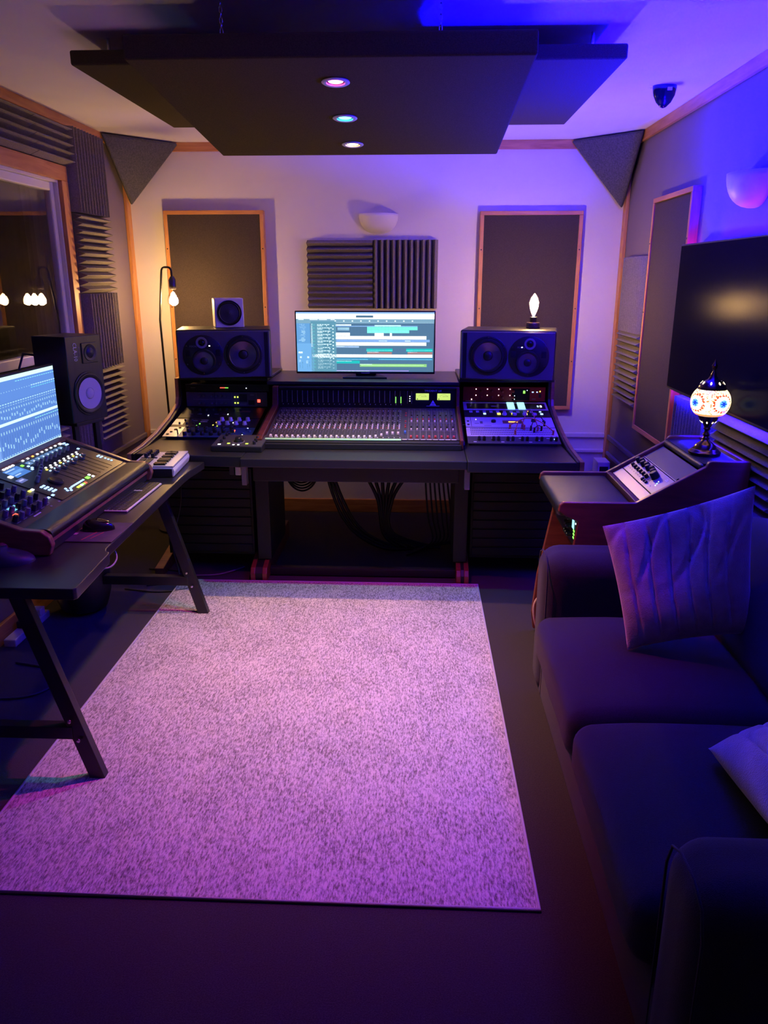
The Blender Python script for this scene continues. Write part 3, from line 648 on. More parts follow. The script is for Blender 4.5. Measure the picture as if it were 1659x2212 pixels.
bits(u, F @ up3, [(.06 + i * .04, .06, .008, .014, M_kblk) for i in range(8)], [(.17, .02, .005, .005, E_w), (.28, .03, .005, .005, E_w)], [(.05 + i * .05, .03, .075 + i * .05, .033, M_print) for i in range(5)] + [(.32, .05, .40, .062, M_walnut)], vs=2.0)
# television-side bay
F = VF(.268, 4.54, .902); M_redp = mat('red_panel', (.33, .016, .018), .35, .2); u = rack('bright red audio interface with a small black display under the speaker with the bulb', F, .478, .086, M_redp)
kn = [(.105 + i * .062, .024 + j * .036, .009, .010, M_redp) for i in range(4) for j in range(2)]
bits(u, F @ up4, kn, [(.075 + i * .066, .036 + j * .036, .005, .005, E_w) for i in range(4) for j in range(2)] + [(.05, .012, .006, .006, E_w), (.30, .034, .004, .004, E_w), (.30, .014, .004, .004, E_w), (.372, .066, .004, .004, E_w), (.355, .056, .012, .016, E_g), (.405, .056, .010, .006, E_bl), (.43, .056, .008, .006, E_bl), (.447, .060, .007, .007, E_y)],
     [(.285, .006, .388, .076, M_blackg), (.015, .002, .075, .004, M_printw), (.402, .014, .424, .017, M_print), (.44, .024, .455, .046, M_black)])
SR = FR((.266, 3.945, .771), (1, 0, 0), (0, .58, .127)); M_lil = mat('white_panel', (.60, .60, .64), .4)
F = SR; u = rack('dark rack unit with a row of black knobs in front of the white patch bay', F, .482, .088, M_grey)
bits(u, F @ up3, [(.06 + i * .075 + j * .026, .02, .009, .022, M_kblk) for i in range(6) for j in range(2)], [(.455, .028, .006, .005, E_bl)], [(.03 + i * .048, .008 + (i % 3) * .012, .046 + i * .048, .011 + (i % 3) * .012, M_printw) for i in range(9)], vs=2.0)
F = SR @ Matrix.Translation((0, .092, 0)); u = pb = rack('white patch bay with rows of small sockets and orange patch cables plugged in', F, .482, .122, M_lil, 'patch bay', name='patch_bay')
bits(u, F @ up3, [], [], [(.022 + k * .0092, .016 + r * .018, .028 + k * .0092, .022 + r * .018, M_black) for k in range(48) for r in range(4)] + [(.0, .084, .49, .087, M_kblk)], vs=1.38)
F = SR @ Matrix.Translation((0, .216, 0)); u = rack('white rack unit with a long wooden inlay above the patch bay', F, .482, .142, M_lil)
bits(u, F @ up3, [(.155, .045, .014, .012, M_kblk), (.375, .052, .014, .012, M_kblk), (.43, .05, .008, .008, M_kblk), (.015, .02, .007, .003, M_kblk), (.015, .05, .007, .003, M_kblk)], [(.262, .045, .05, .006, E_o), (.06, .065, .004, .004, E_w)],
     [(.205, .032, .315, .058, M_walnut), (.05, .03, .075, .033, M_kgrey), (.08, .03, .095, .05, M_kgrey), (.03, .004, .032, .084, M_kblk), (.10, .010, .14, .013, M_print)], vs=1.6)
F = SR @ Matrix.Translation((0, .360, 0)); u = rack('black rack unit with square keys and round lights between two white units', F, .482, .102, M_black)
bits(u, F @ up3, [(.225 + i * .056, .02, .014, .010, M_lil) for i in range(4)], [(.115, .026, .015, .010, E_bl), (.195, .026, .019, .014, E_y), (.275, .026, .019, .014, E_y), (.345, .026, .019, .014, E_y), (.39, .026, .013, .010, E_bl), (.435, .026, .015, .010, E_bl), (.43, .045, .012, .006, E_bl), (.36, .05, .008, .006, E_o)],
     [(.03 + i * .038, .036, .048 + i * .038, .052, M_lil) for i in range(10)], vs=1.75)
F = SR @ Matrix.Translation((0, .464, 0)); u = rack('silver rack unit with two small square glowing displays', F, .482, .126, M_lil)
bits(u, F @ up3, [], [(.445, .024, .010, .010, E_w), (.428, .024, .009, .009, E_bl)], [(.02, .008, .47, .042, M_kblk), (.16, .022, .20, .027, M_printw), (.04, .02, .045, .03, M_printw)], vs=2.4)
for u0 in (.252, .312): MB(F @ up3).box(u0, u0 + .042, .010, .112, .0008, .006).build('display', E_cy, u, bevel=.003)
for nme, p0, p1, hgt, m in (('orange patch cable arching from the right end of the patch bay', (.235, .10), (.455, .02), .055, 'o'), ('black patch cable hanging at the front of the patch bay', (.36, .055), (.40, .075), -.02, 'k'),
                     ('short orange patch cable looped over the wooden inlay', (.255, .02), (.31, .09), .045, 'o'), ('pink-red patch cable looped high over the lit keys', (.30, .10), (.38, .07), .095, 'r'), ('black patch cable beside the thick orange plug', (.345, .08), (.425, .14), .05, 'k')):
    mm = {'o': mat('patch_orange', (.70, .20, .06), .45), 'k': M_cable, 'r': mat('patch_pink', (.62, .12, .14), .45)}[m]
    G = SR @ Matrix.Translation((0, .092, .006)); pts = []
    for k in range(17):
        s = k / 16; x = p0[0] + (p1[0] - p0[0]) * s; y = p0[1] + (p1[1] - p0[1]) * s + (hgt if hgt > 0 else 0) * .8 * math.sin(PI * s); z = .02 + abs(hgt) * .7 * math.sin(PI * s)
        pts.append(G @ Vector((x, y, z)))
    t = thing('patch_cable', nme, 'cable', tuple(pts[0]), 0, 'patch cables on the desk'); MB().tube(pts, .0025, 7).build('cord', mm, t, smooth=60)
    for q in (p0, p1): MB(G).cyl(q[0], q[1], 0, .026, .0055, 10).build('plug', mm, t, smooth=True)
# ------------------------------------------------------------------ three-way speakers
def ring_prof(r0, r1, h): return [(r0, 0), (r0 + (r1 - r0) * .3, h), (r0 + (r1 - r0) * .7, h), (r1, 0)]
M_cone = mat('woven_cone', (.20, .19, .21), .22, .7); M_baf = mat('baffle_grey', (.10, .095, .105), .45)
def trio(lab, x, y, z, rz, mir):
    t = thing('studio_monitor', lab, 'speaker', (x, y, z), rz, 'wide three-way speakers on the desk'); R = TR(x, y, z, rz)
    W_, H_, DP = .52, .275, .34; s = -1 if mir else 1
    MB(R).box(-W_ / 2, W_ / 2, .004, DP, .002, H_).build('cabinet', M_black, t, bevel=.01, seg=3)
    MB(R).box(-W_ / 2 + .006, W_ / 2 - .006, -.006, .008, .010, H_ - .008).build('baffle', M_baf, t, bevel=.006, seg=3)
    for fx in (-.2, .2):
        for fy in (.05, .3): MB(R).cyl(fx, fy, 0, .004, .015).build('rubber_foot', M_black, t)
    F = R @ FR((0, -.006, H_ / 2), (1, 0, 0), (0, 0, 1))
    MB(F).box(s * .232 - .011, s * .232 + .011, -.125, .122, -.001, .0015).build('port_slot', mat('port_black', (.003, .003, .003), .8), t)
    def T(u, v, n=.0): return F @ Matrix.Translation((s * u, v, n))
    MB(T(.103, 0)).lathe([(.107, 0), (.107, .003), (.104, .005), (.086, .004)], 48, None, False).build('woofer_plate', M_blackm, t, smooth=True)
    w_ = MB(T(.103, 0, .004)).lathe([(.092, .001), (.088, .009), (.078, .010), (.071, .004)], 48, None, False).build('woofer_surround', M_black, t, smooth=True)
    MB(T(.103, 0, .004)).lathe([(.073, .006), (.024, -.0035)], 48, None, False).build('woofer_cone', M_cone, t, smooth=True)
    MB(T(.103, 0, .001)).sphere(0, 0, 0, .026, 24, 12, None, .5).build('dust_cap', M_black, t, smooth=60)
    MB(T(-.118, 0)).lathe([(.110, 0), (.110, .003), (.107, .005), (.002, .005)], 48, None, False).build('driver_plate', M_blackm, t, smooth=True)
    MB(T(-.114, -.032, .006)).lathe([(.066, 0), (.062, .007), (.055, .008), (.048, .004)], 40, None, False).build('midrange_surround', M_black, t, smooth=True)
    MB(T(-.114, -.032, .006)).lathe([(.050, .005), (.019, .0005)], 40, None, False).build('midrange_cone', M_cone, t, smooth=True)
    MB(T(-.114, -.032, .006)).sphere(0, 0, 0, .021, 20, 12, None, .5).build('dust_cap', M_black, t, smooth=60)
    MB(T(-.122, .068, .005)).lathe([(.031, 0), (.030, .004), (.021, .004), (.019, .0005)], 32, None, False).build('tweeter_ring', mat('tweeter_grey', (.24, .23, .25), .4), t, smooth=True)
    MB(T(-.122, .068, .005)).sphere(0, 0, .001, .016, 20, 10, None, .55).build('tweeter_dome', M_blackg, t, smooth=60)
    for du in (-.199, -.035): MB(T(du, .012, .005)).soft(-.013, .013, -.018, .018, -.002, .0012, .003, 0, 4).build('port_hole', MATS['port_black'], t)
    sc = MB(F)
    for (cu, cr, ph) in ((.103, .099, 90), (-.118, .1, 90)):
        for k in range(6):
            a = math.radians(ph + 60 * k)
            if cu < 0 and k == 0: continue
            sc.lathe([(.004, 0), (.003, .002)], 8, Matrix.Translation((s * cu + cr * math.cos(a), cr * math.sin(a), .005)))
    sc.build('screw_ring', M_chrome, t, kind='stuff')
    MB(T(-.080, .050, .005)).box(-.004, .004, -.003, .003, 0, .001).build('status_light', E_w, t)
    text('FOCAL', .013, F @ Matrix.Translation((-.168 if not mir else .076, .048, .0055)), M_print, t, 'brand_lettering')
trio('wide black three-way speaker on its side carrying the small white cube speaker', -1.082, 4.335, 1.048, math.radians(11), False)
trio('wide black three-way speaker on its side carrying the glowing bulb lamp', .488, 4.315, 1.048, math.radians(-10), True)
# cube speaker
t = thing('cube_speaker', 'small white cube speaker with one dark round driver on top of the wide speaker', 'speaker', (-1.075, 4.47, 1.325), math.radians(19)); R = TR(-1.075, 4.47, 1.325, math.radians(19))
MB(R).box(-.082, .082, 0, .15, 0, .162).build('cabinet', M_plastic_w, t, bevel=.006, seg=3)
F = R @ FR((0, -.0005, .081), (1, 0, 0), (0, 0, 1))
MB(F).lathe([(.070, 0), (.069, .004), (.066, .004), (.064, -.0), (.058, .004), (.052, 0)], 40, None, False).build('surround', M_black, t, smooth=True)
MB(F).lathe([(.053, .002), (.018, .0005), (.012, .003), (.001, .004)], 40, None, False).build('cone', mat('cone_dark', (.03, .03, .034), .5), t, smooth=True)
# bulb table lamp
t = thing('bulb_lamp', 'bare teardrop filament bulb glowing on a round dark base on top of the speaker', 'lamp', (.648, 4.50, 1.325))
R = TR(.648, 4.50, 1.325)
MB(R).lathe([(.037, 0), (.039, .004), (.039, .026), (.036, .031), (.012, .032)], 32).build('base', mat('dark_wood', (.05, .03, .02), .4), t, smooth=True)
MB(R).lathe([(.019, .032), (.019, .050), (.021, .053), (.021, .060), (.017, .062)], 24).build('socket', M_blackm, t, smooth=True)
MB(R).lathe([(.013, .060), (.014, .078), (.024, .105), (.031, .135), (.030, .150), (.021, .172), (.008, .187), (.001, .191)], 28, None, False).build('bulb_glass', G_bulb, t, smooth=60)
MB(R).lathe([(.004, .066), (.013, .085), (.023, .115), (.025, .14), (.017, .165), (.006, .178)], 20).build('filament', E_filR, t)
MB(R).cyl(0, -.0395, .013, .019, .003).build('switch', M_chrome, t)
# floor lamp
t = thing('floor_lamp', 'thin black floor lamp with bent top and bare round bulb', 'lamp', (-1.58, 4.80, 0))
MB().lathe([(.12, 0), (.12, .015), (.02, .02), (.012, .03)], 32, TR(-1.58, 4.80, 0)).build('base', M_blackm, t, smooth=True)
pts = [(-1.578, 4.8, .02), (-1.578, 4.8, .75), (-1.586, 4.8, 1.35), (-1.556, 4.8, 1.62)]
for k in range(9): a = PI - PI / 2 * k / 8; pts.append((-1.530 + .024 * math.cos(a), 4.8, 1.634 + .024 * math.sin(a)))
for k in range(9): a = PI / 2 - PI / 2 * k / 8; pts.append((-1.516 + .022 * math.cos(a), 4.8, 1.636 + .022 * math.sin(a)))
pts += [(-1.493, 4.8, 1.60)]
MB().tube(pts, .0065, 10).build('pole', M_blackm, t, smooth=60)
R = TR(-1.492, 4.8, 0)
MB(R).lathe([(.012, 1.605), (.016, 1.595), (.022, 1.585), (.021, 1.555), (.022, 1.550), (.019, 1.532), (.016, 1.528)], 24).build('socket', mat('socket_grey', (.10, .09, .10), .3, .5), t, smooth=True)
MB(R).lathe([(.015, 1.525), (.017, 1.512), (.032, 1.490), (.038, 1.468), (.034, 1.446), (.020, 1.432), (.001, 1.427)], 28, None, False).build('bulb_glass', G_bulb, t, smooth=60)
MB(R).lathe([(.005, 1.505), (.016, 1.490), (.026, 1.468), (.024, 1.447), (.008, 1.435)], 20).build('filament', E_filL, t)

# ------------------------------------------------------------------ wide monitor on the desk
t = mon = thing('wide_monitor', 'wide computer monitor on the console bridge showing a recording session', 'monitor', (-.31, 4.6, 1.032))
mw, mh = .822, .362; MX, MY, MZ = -.722, 4.60, 1.052
MB().box(MX, MX + mw, MY, MY + .02, MZ, MZ + mh).build('casing', M_black, t, bevel=.004)
MB().box(MX + .12, MX + mw - .12, MY + .02, MY + .05, MZ + .05, MZ + .3).build('back_housing', M_black, t, bevel=.01)
MB().box(-.37, -.25, MY + .03, MY + .055, 1.032, 1.2).build('stand_neck', M_black, t)
MB().prism([(-.44, MY - .07), (-.18, MY - .07), (-.24, MY + .13), (-.38, MY + .13)], 1.032, 1.040).build('stand_foot', M_black, t, bevel=.002)
MB().box(-.335, -.285, MY - .001, MY + .001, MZ + .002, MZ + .007).build('brand_badge', M_print, t)
SB, SB2, TE, TE2, WH, GR = (.10, .22, .36), (.06, .13, .23), (.16, .80, .62), (.0, .45, .42), (1.3, 1.35, 1.3), (.25, .55, .16)
W2 = (.75, .95, 1.0)
r_ = [(0, 0, 1, 1, (.055, .125, .215)), (0, 0, 1, .028, (.25, .42, .9)), (0, .028, 1, .112, (1.5, 1.5, 1.45)), (.435, .052, .56, .088, (.05, .12, .2)), (.76, .074, .80, .080, (.1, .15, .2)), (.815, .074, .83, .080, (.1, .15, .2)),
      (0, .112, 1, .185, (.16, .30, .40)), (0, .185, .10, .52, (.10, .27, .52)), (0, .52, .125, 1, (.13, .33, .60)), (.105, .15, .29, 1, (.09, .24, .33))]
for k in range(10): r_.append((.28 + k * .062, .135, .29 + k * .062, .155, W2))
for k in range(60): r_.append((.29 + k * .0118, .165, .292 + k * .0118, .180, (.35, .5, .6)))
for k in range(120): r_.append((.29 + k * .0059, .20, .2915 + k * .0059, .985, (.09, .19, .30)))
rng = random.Random(3)
for k in range(14):
    y = .20 + k * .055; r_.append((.115, y, .135, y + .02, (.1, .5, .5)))
    x = .152
    while x < .245: wd = rng.uniform(.008, .022); r_.append((x, y, x + wd, y + .012, W2)); x += wd + .004
    r_.append((.152, y + .022, .19, y + .032, W2)); r_.append((.20, y + .024, .255, y + .030, (.02, .06, .1))); cx_ = rng.uniform(.215, .24); r_.append((cx_, y + .018, cx_ + .008, y + .034, W2)); r_.append((.262, y + .016, .272, y + .034, W2))
for k in range(16): r_.append((rng.uniform(.015, .05), .20 + k * .019, rng.uniform(.055, .07), .206 + k * .019, (.6, .85, 1)))
for k in range(10): x = rng.uniform(.01, .26); r_.append((x, .118, x + .03, .128, W2))
r_ += [(.105, .19, .118, .58, W2), (.017, .83, .021, .95, (.02, .1, .2)), (.035, .83, .040, .95, (.02, .1, .2)), (.072, .83, .076, .95, (.02, .1, .2)), (.088, .83, .092, .95, (.02, .1, .2)), (.012, .80, .026, .84, W2), (.066, .81, .080, .86, W2), (.01, .66, .04, .69, W2), (.02, .74, .034, .77, W2), (.074, .74, .088, .77, W2),
       (.285, .20, .40, .222, W2), (.285, .225, .88, .238, (.22, .40, .72)), (.57, .21, .76, .236, (.5, .85, .8)), (.30, .255, .385, .275, (.35, .6, .75)), (.30, .28, .385, .30, (.25, .45, .6)),
       (.515, .24, .88, .295, TE), (.515, .295, .82, .345, (.2, .9, .7)), (.515, .293, .88, .297, (.1, .5, .45)), (.285, .34, .39, .39, WH), (.57, .345, .635, .395, WH), (.68, .345, .695, .395, WH),
       (.285, .395, .945, .45, WH), (.285, .455, .97, .495, (.20, .36, .72)), (.60, .47, .66, .482, W2), (.79, .47, .83, .482, W2), (.285, .50, .945, .555, WH), (.285, .565, .455, .59, (.30, .45, .70)), (.285, .568, .35, .575, W2),
       (.51, .605, .70, .655, TE2), (.51, .632, .70, .638, (.3, .85, .8)), (.80, .605, .99, .655, TE2), (.80, .632, .99, .638, (.3, .85, .8)), (.515, .66, .695, .70, (.32, .16, .15)), (.515, .66, .60, .668, W2), (.81, .66, .99, .70, (.32, .16, .15)), (.81, .66, .88, .668, W2),
       (.11, .705, .99, .755, WH), (.285, .765, .99, .80, (.03, .22, .40)), (.285, .785, .52, .795, (.2, .65, .85)), (.60, .785, .99, .793, (.2, .65, .85)), (.285, .81, .46, .86, TE2), (.285, .815, .40, .822, W2),
       (.46, .865, .95, .915, GR), (.47, .882, .93, .895, (.5, 1., .4)), (.46, .868, .55, .875, W2), (.285, .975, .82, .99, (.28, .20, .60)), (.285, .985, .53, .99, W2)]
picture('screen', FR((MX + .008, MY - .0015, MZ + .012), (1, 0, 0), (0, 0, 1)), mw - .016, mh - .02, r_, t, 1.5)

# ------------------------------------------------------------------ monitor controller box on the desk
t = thing('monitor_controller', 'small black controller box with a big round knob standing on the desk front', 'audio controller', (-.902, 3.835, zt), math.radians(-3)); R = TR(-.902, 3.835, zt, math.radians(-3))
MB(R @ YZ(-.13)).prism([(-.09, .001), (-.09, .028), (.09, .052), (.09, .001)], 0, .26).build('case', M_black, t, bevel=.003)
F = R @ FR((-.13, -.09, .028), (1, 0, 0), (0, .18, .024)); F = F @ Matrix.Translation((0, 0, .0006))
MB(F).box(.003, .257, .003, .178, 0, .001).build('top_plate', M_grey, t)
MB(F).lathe([(.026, .001), (.025, .003), (.017, .004), (.016, .022), (.014, .024)], 28, Matrix.Translation((.125, .075, 0))).build('volume_knob', M_kblk, t, smooth=True)
MB(F).lathe([(.030, .001), (.028, .0018)], 28, Matrix.Translation((.125, .075, 0)), False).build('knob_scale', M_print, t)
bits(t, F, [(.04, .06 + k * .05, .008, .016, M_kblk) for k in range(3)] + [(.215, .04 + k * .035, .009, .018, M_kblk) for k in range(4)],
     [(.082, .042, .014, .012, E_gy), (.176, .042, .014, .012, E_gy)] + [(.038, .026, .014, .010, E_w)] + [(.112, .024, .010, .009, E_w), (.137, .024, .010, .009, E_w)],
     [(.078, .062 + k * .024, .092, .070 + k * .024, M_printw) for k in range(4)] + [(.170, .062 + k * .024, .184, .070 + k * .024, M_printw) for k in range(4)] + [(.165, .148, .19, .151, M_printw), (.20, .04 + .03 * 0, .204, .044, M_printw)] + [(.232, .035 + k * .03, .240, .037 + k * .03, M_printw) for k in range(4)] + [(.196, .035 + k * .033, .203, .042 + k * .033, M_printw) for k in range(4)])

# ------------------------------------------------------------------ side table on the window side
TZ = .735
t = tab = thing('side_table', 'black computer table with slanted metal legs along the window wall', 'table', (-1.36, 2.83, 0))
poly = [(-1.72, 2.025), (-.992, 2.025), (-.985, 2.035), (-1.003, 2.325), (-1.008, 2.342), (-1.022, 2.352), (-1.030, 2.375), (-1.034, 2.45), (-1.060, 3.36), (-1.058, 3.45), (-1.046, 3.56), (-1.040, 3.635), (-1.72, 3.635)]
MB().prism(poly, .700, TZ).build('tabletop', M_desk, tab, bevel=.003)
for yy in (2.16, 3.47):
    MB().bar((-1.245, yy, .70), (-1.045, yy, 0), .05, .032, (0, 1, 0)).build('leg', M_blackm, tab, bevel=.002)
    MB().bar((-1.45, yy, .70), (-1.655, yy, 0), .05, .032, (0, 1, 0)).build('leg', M_blackm, tab, bevel=.002)
    MB().box(-1.60, -1.11, yy - .02, yy + .02, .155, .20).build('cross_bar', M_blackm, tab, bevel=.002)
    MB().box(-1.66, -1.10, yy - .022, yy + .022, .675, .70).build('top_bar', M_blackm, tab)
    for (q, z) in ((-1.112, .225), (-1.090, .155)):
        bo_ = MB(FR((q, yy - .0255, z), (1, 0, 0), (0, 0, 1))); bo_.lathe([(.007, 0), (.0065, .003), (.003, .004)], 10); bo_.build('bolt', M_chrome, tab)
MB().box(-1.40, -1.36, 2.18, 3.45, .655, .695).build('beam', M_blackm, tab)

# control surface
t = cs = thing('control_surface', 'large digital mixing surface with wooden ends and rows of lit buttons on the side table', 'control surface', (-1.38, 2.8, TZ))
XZ = lambda y: FR((0, y, 0), (0, 0, 1), (1, 0, 0))     # profile given as (z,x), extruded along +y
pr = [(TZ + .001, -1.185), (.770, -1.172), (.800, -1.180), (.818, -1.205), (.822, -1.27), (.926, -1.555), (.926, -1.576), (TZ + .001, -1.576)]
for y0 in (2.292, 3.262): MB(XZ(y0)).prism(pr, 0, .028).build('wooden_end', M_walnut, cs, bevel=.005, seg=3)
MB(XZ(2.32)).prism([(TZ + .004, -1.21), (.80, -1.21), (.80, -1.262), (.900, -1.545), (.900, -1.574), (TZ + .004, -1.574)], 0, .942).build('body', M_black, cs)
MB(XZ(2.32)).prism([(.895, -1.540), (.921, -1.541), (.930, -1.575), (.895, -1.576)], 0, .942).build('back_rail', M_walnut, cs, bevel=.004)
ar = MB(XZ(2.32)); ar.prism([(.800 + .018 * math.sin(a), -1.208 + .028 * math.cos(a)) for a in [math.radians(q) for q in range(-70, 91, 16)]] + [(.818, -1.275), (.79, -1.275)], 0, .942); ar.build('arm_rest', M_leather, cs, smooth=True)
MB().box(-1.205, -1.197, 2.32, 3.262, TZ + .003, .768).build('front_fascia', M_black, cs); MB().box(-1.200, -1.192, 2.32, 3.262, .768, .780).build('front_trim', M_walnut, cs)
CS = FR((-1.272, 2.325, .812), (0, 1, 0), (-.287, 0, .101)); CU = .932; CV = .304
MB(CS).box(0, CU, 0, CV, 0, .004).build('control_panel', mat('panel_charcoal', (.028, .027, .031), .42), cs)
MB(CS).box(.315, CU - .015, .018, CV - .012, .004, .0065).build('fader_panel', mat('panel_black', (.016, .016, .019), .38), cs)
CP2 = CS @ Matrix.Translation((0, 0, .0065))
kn = []; lt = []; mk = []; rng = random.Random(11)
for k in range(8):                                   # fader strips
    u = .545 + k * .040
    mk.append((u - .0015, .035, u + .0015, .15, M_blackg)); kn.append((u, .232, .008, .020, M_kgrey))
    lt += [(u - .006, .185, .011, .007, E_w if k % 3 else E_y), (u + .010, .197, .010, .006, E_w), (u - .004, .172, .010, .006, E_bl), (u, .285, .012, .007, E_w if k != 2 else E_o)]
    mk.append((u - .016, .248, u + .016, .270, mat('mini_display', (.02, .04, .07), .25, emit=(.15, .28, .5), es=.9 if k < 3 else .25)))
    mk.append((u - .005, .256, u + .002, .261, E_w))
lt += [(.875 + i * .016, .105 + j * .014, .010, .007, E_bl) for i in range(2) for j in range(2)] + [(.885, .06 + j * .014, .011, .007, E_bl) for j in range(3)] + [(.88 + i * .014, .262 + j * .014, .010, .008, E_bl) for i in range(2) for j in range(2)] + [(.885, .21, .013, .009, E_bl), (.868, .285, .018, .014, E_w)]
lt += [(.36 + i * .018, .075 + j * .015, .012, .008, E_bl) for i in range(2) for j in range(4)] + [(.475 + i * .017, .03, .012, .009, [E_gy, E_gy, E_w, E_g, E_r][i]) for i in range(5)] + [(.46 + i * .017, .048, .011, .007, E_bl) for i in range(7)]
lt += [(.60, .046, .024, .014, E_g), (.635, .038, .012, .009, E_w), (.634, .054, .012, .009, E_w), (.40 + .02, .055, .010, .008, E_bl), (.44, .045, .010, .008, E_bl), (.425, .035, .010, .008, E_bl), (.41, .043, .010, .008, E_bl)]
lt += [(.40 + i * .022, .285, .014, .009, E_w) for i in range(4)] + [(.355, .235, .020, .014, E_w), (.495, .262, .014, .010, E_g), (.51, .245, .012, .008, E_bl), (.51, .23, .012, .008, E_bl), (.495, .222, .012, .008, E_bl), (.29, .13, .014, .010, E_y), (.31, .13, .014, .010, E_w), (.29, .06, .014, .009, E_bl), (.325, .06, .014, .009, E_bl)]
kn += [(.43 + i * .03, .165 + i * .012, .008, .022, M_kgrey) for i in range(4)] + [(.395, .155, .009, .024, M_kgrey)]
bits(cs, CP2, kn, lt, mk)
kn = [(.03 + i * .042 + (j % 2) * .012, .05 + j * .040, .0095, .022, M_kgrey if (i + j) % 3 else M_kblk) for i in range(6) for j in range(6)]
mk = [(.02 + i * .042, .036 + j * .040, .045 + i * .042, .038 + j * .040, M_print) for i in range(6) for j in range(6)]
lt = [(.075, .072, .020, .009, E_r)]
bits(cs, CS @ Matrix.Translation((0, 0, .004)), kn, lt, mk + [(.23 + k * .02, .02 + (k % 3) * .02, .243 + k * .02, .027 + (k % 3) * .02, M_mid) for k in range(4)])
picture('display', CS @ Matrix.Translation((.37, .215, .0072)), .105, .06, [(0, 0, 1, 1, (.06, .20, .62)), (.05, .1, .7, .2, (.5, .7, 1)), (.05, .35, .9, .6, (.15, .38, .85)), (.1, .7, .5, .8, (.5, .7, 1))], cs)
picture('display', CS @ Matrix.Translation((.335, .182, .0072)), .05, .026, [(0, 0, 1, 1, (.12, .14, .42)), (.2, .3, .8, .6, (.5, .5, 1))], cs)
picture('display', CS @ Matrix.Translation((.085, .085, .0072)), .055, .026, [(0, 0, 1, 1, (.25, .72, 1.))], cs)
cf = capmesh(M_kgrey)
for k in range(8): inst(cf, 'fader_cap', None, cs, CP2 @ Matrix.Translation((.545 + k * .040, .150 + (.012 if k % 2 else 0), 0)))
MB(CP2).lathe([(.030, 0), (.030, .006), (.024, .010), (.008, .007), (.002, .007)], 28, Matrix.Translation((.455, .110, 0))).build('jog_wheel', M_kblk, cs, smooth=True)
for (u_, v_, sz) in ((.11, .022, .012), (.40, .008, .010), (.74, .024, .011)): MB(CS).box(u_, u_ + .05, v_, v_ + .005, .0042, .0046).build('printed_label', M_printw, cs) if u_ != .40 else None

# monitor on the side table
t = thing('computer_monitor', 'computer monitor showing blue rows of mixer faders behind the control surface', 'monitor', (-1.62, 2.97, TZ))
my0, my1, mz0, mz1 = 2.70, 3.312, .900, 1.243; mx = -1.582
MB().box(mx - .022, mx, my0, my1, mz0, mz1).build('casing', M_black, t, bevel=.003)
MB().box(mx - .06, mx - .022, my0 + .15, my1 - .15, mz0 + .05, mz1 - .08).build('back_housing', M_black, t, bevel=.008)
MB().box(mx - .07, mx - .05, 2.93, 2.99, TZ, mz0 + .12).build('stand_neck', M_black, t); MB().box(mx - .13, mx - .005, 2.84, 3.08, TZ, TZ + .008).build('stand_foot', M_black, t, bevel=.002)
MB().box(mx - .001, mx + .0012, 3.04, 3.09, mz0 + .006, mz0 + .012).build('brand_badge', M_print, t)
BG = (.13, .30, .80); BW = (.55, .95, 1.15)
r_ = [(0, 0, 1, 1, BG), (0, 0, 1, .05, (.85, 1.2, 1.2)), (0, .05, 1, .30, (.14, .32, .85)), (0, .54, 1, .575, (.85, 1.2, 1.2)), (0, .965, 1, 1, (.75, 1.1, 1.2)), (0, .58, 1, .96, (.12, .27, .76)), (.12, .13, .16, .96, (.24, .45, 1.))]
N = 30
for k in range(N):
    x = .01 + k / N; a = rng.random()
    r_ += [(x, .315, x + .02, .327, BW), (x, .345, x + .016, .354, (.4, .7, .95)), (x + .004, .385, x + .013, .41, (.5, .85, 1.)), (x + .005, .43, x + .007, .535, (.06, .16, .5)), (x + .002, .44 + .05 * a, x + .012, .475 + .05 * a, BW),
           (x + .004, .64, x + .013, .675, (.5, .85, 1.)), (x + .006, .70, x + .009, .935, (.06, .16, .5)), (x + .002, .75 + .10 * a, x + .012, .80 + .10 * a, BW), (x + .002, .945, x + .02, .955, BW), (x + .006, .175, x + .012, .185, BW)]
    if k > 12: r_ += [(x, .075, x + .022, .085, (.3, .9, 1.1))]
    if k > 18: r_ += [(x, .17, x + .024, .182, BW), (x, .20, x + .022, .212, (.2, .75, 1.)), (x, .600, x + .024, .612, (.3, .9, 1.))]
picture('screen', FR((mx + .0012, my0 + .008, mz0 + .018), (0, 1, 0), (0, 0, 1)), my1 - my0 - .016, mz1 - mz0 - .026, r_, t, .95)

# upright two-way speaker on a desktop stand
P0 = Vector((-1.545, 3.37, .966)); uu = Vector((.35, .937, 0)).normalized()
SP = FR(P0, uu, (0, 0, 1)); SWd, SHt, SDp = .215, .384, .195
t = thing('upright_speaker', 'upright black two-way speaker with a white cone standing at the window side', 'speaker', tuple(SP @ Vector((SWd / 2, 0, -SDp / 2))))
M_veneer = mat('black_ash', (.016, .016, .018), .38, noise_amt=.3, noise_scale=60, stretch=(1, 1, .05))
MB(SP).box(0, SWd, 0, SHt, -SDp, 0).build('cabinet', M_veneer, t, bevel=.003)
M_wcone = mat('paper_cone', (.62, .58, .62), .7)
WC = SP @ Matrix.Translation((.112, .125, 0))
wp = MB(WC); wp.prism([(.098 * math.cos(a) if abs(math.cos(a)) < .87 else .085 * (1 if math.cos(a) > 0 else -1), .100 * math.sin(a)) for a in [2 * PI * k / 32 for k in range(32)]], 0, .004); wp.build('woofer_frame', M_blackm, t, bevel=.001)
MB(WC).lathe([(.092, .004), (.090, .008), (.083, .009), (.075, .005), (.070, .004)], 40, None, False).build('surround', M_black, t, smooth=True)
MB(WC).lathe([(.071, .0065), (.026, .0045)], 40, None, False).build('cone', M_wcone, t, smooth=True)
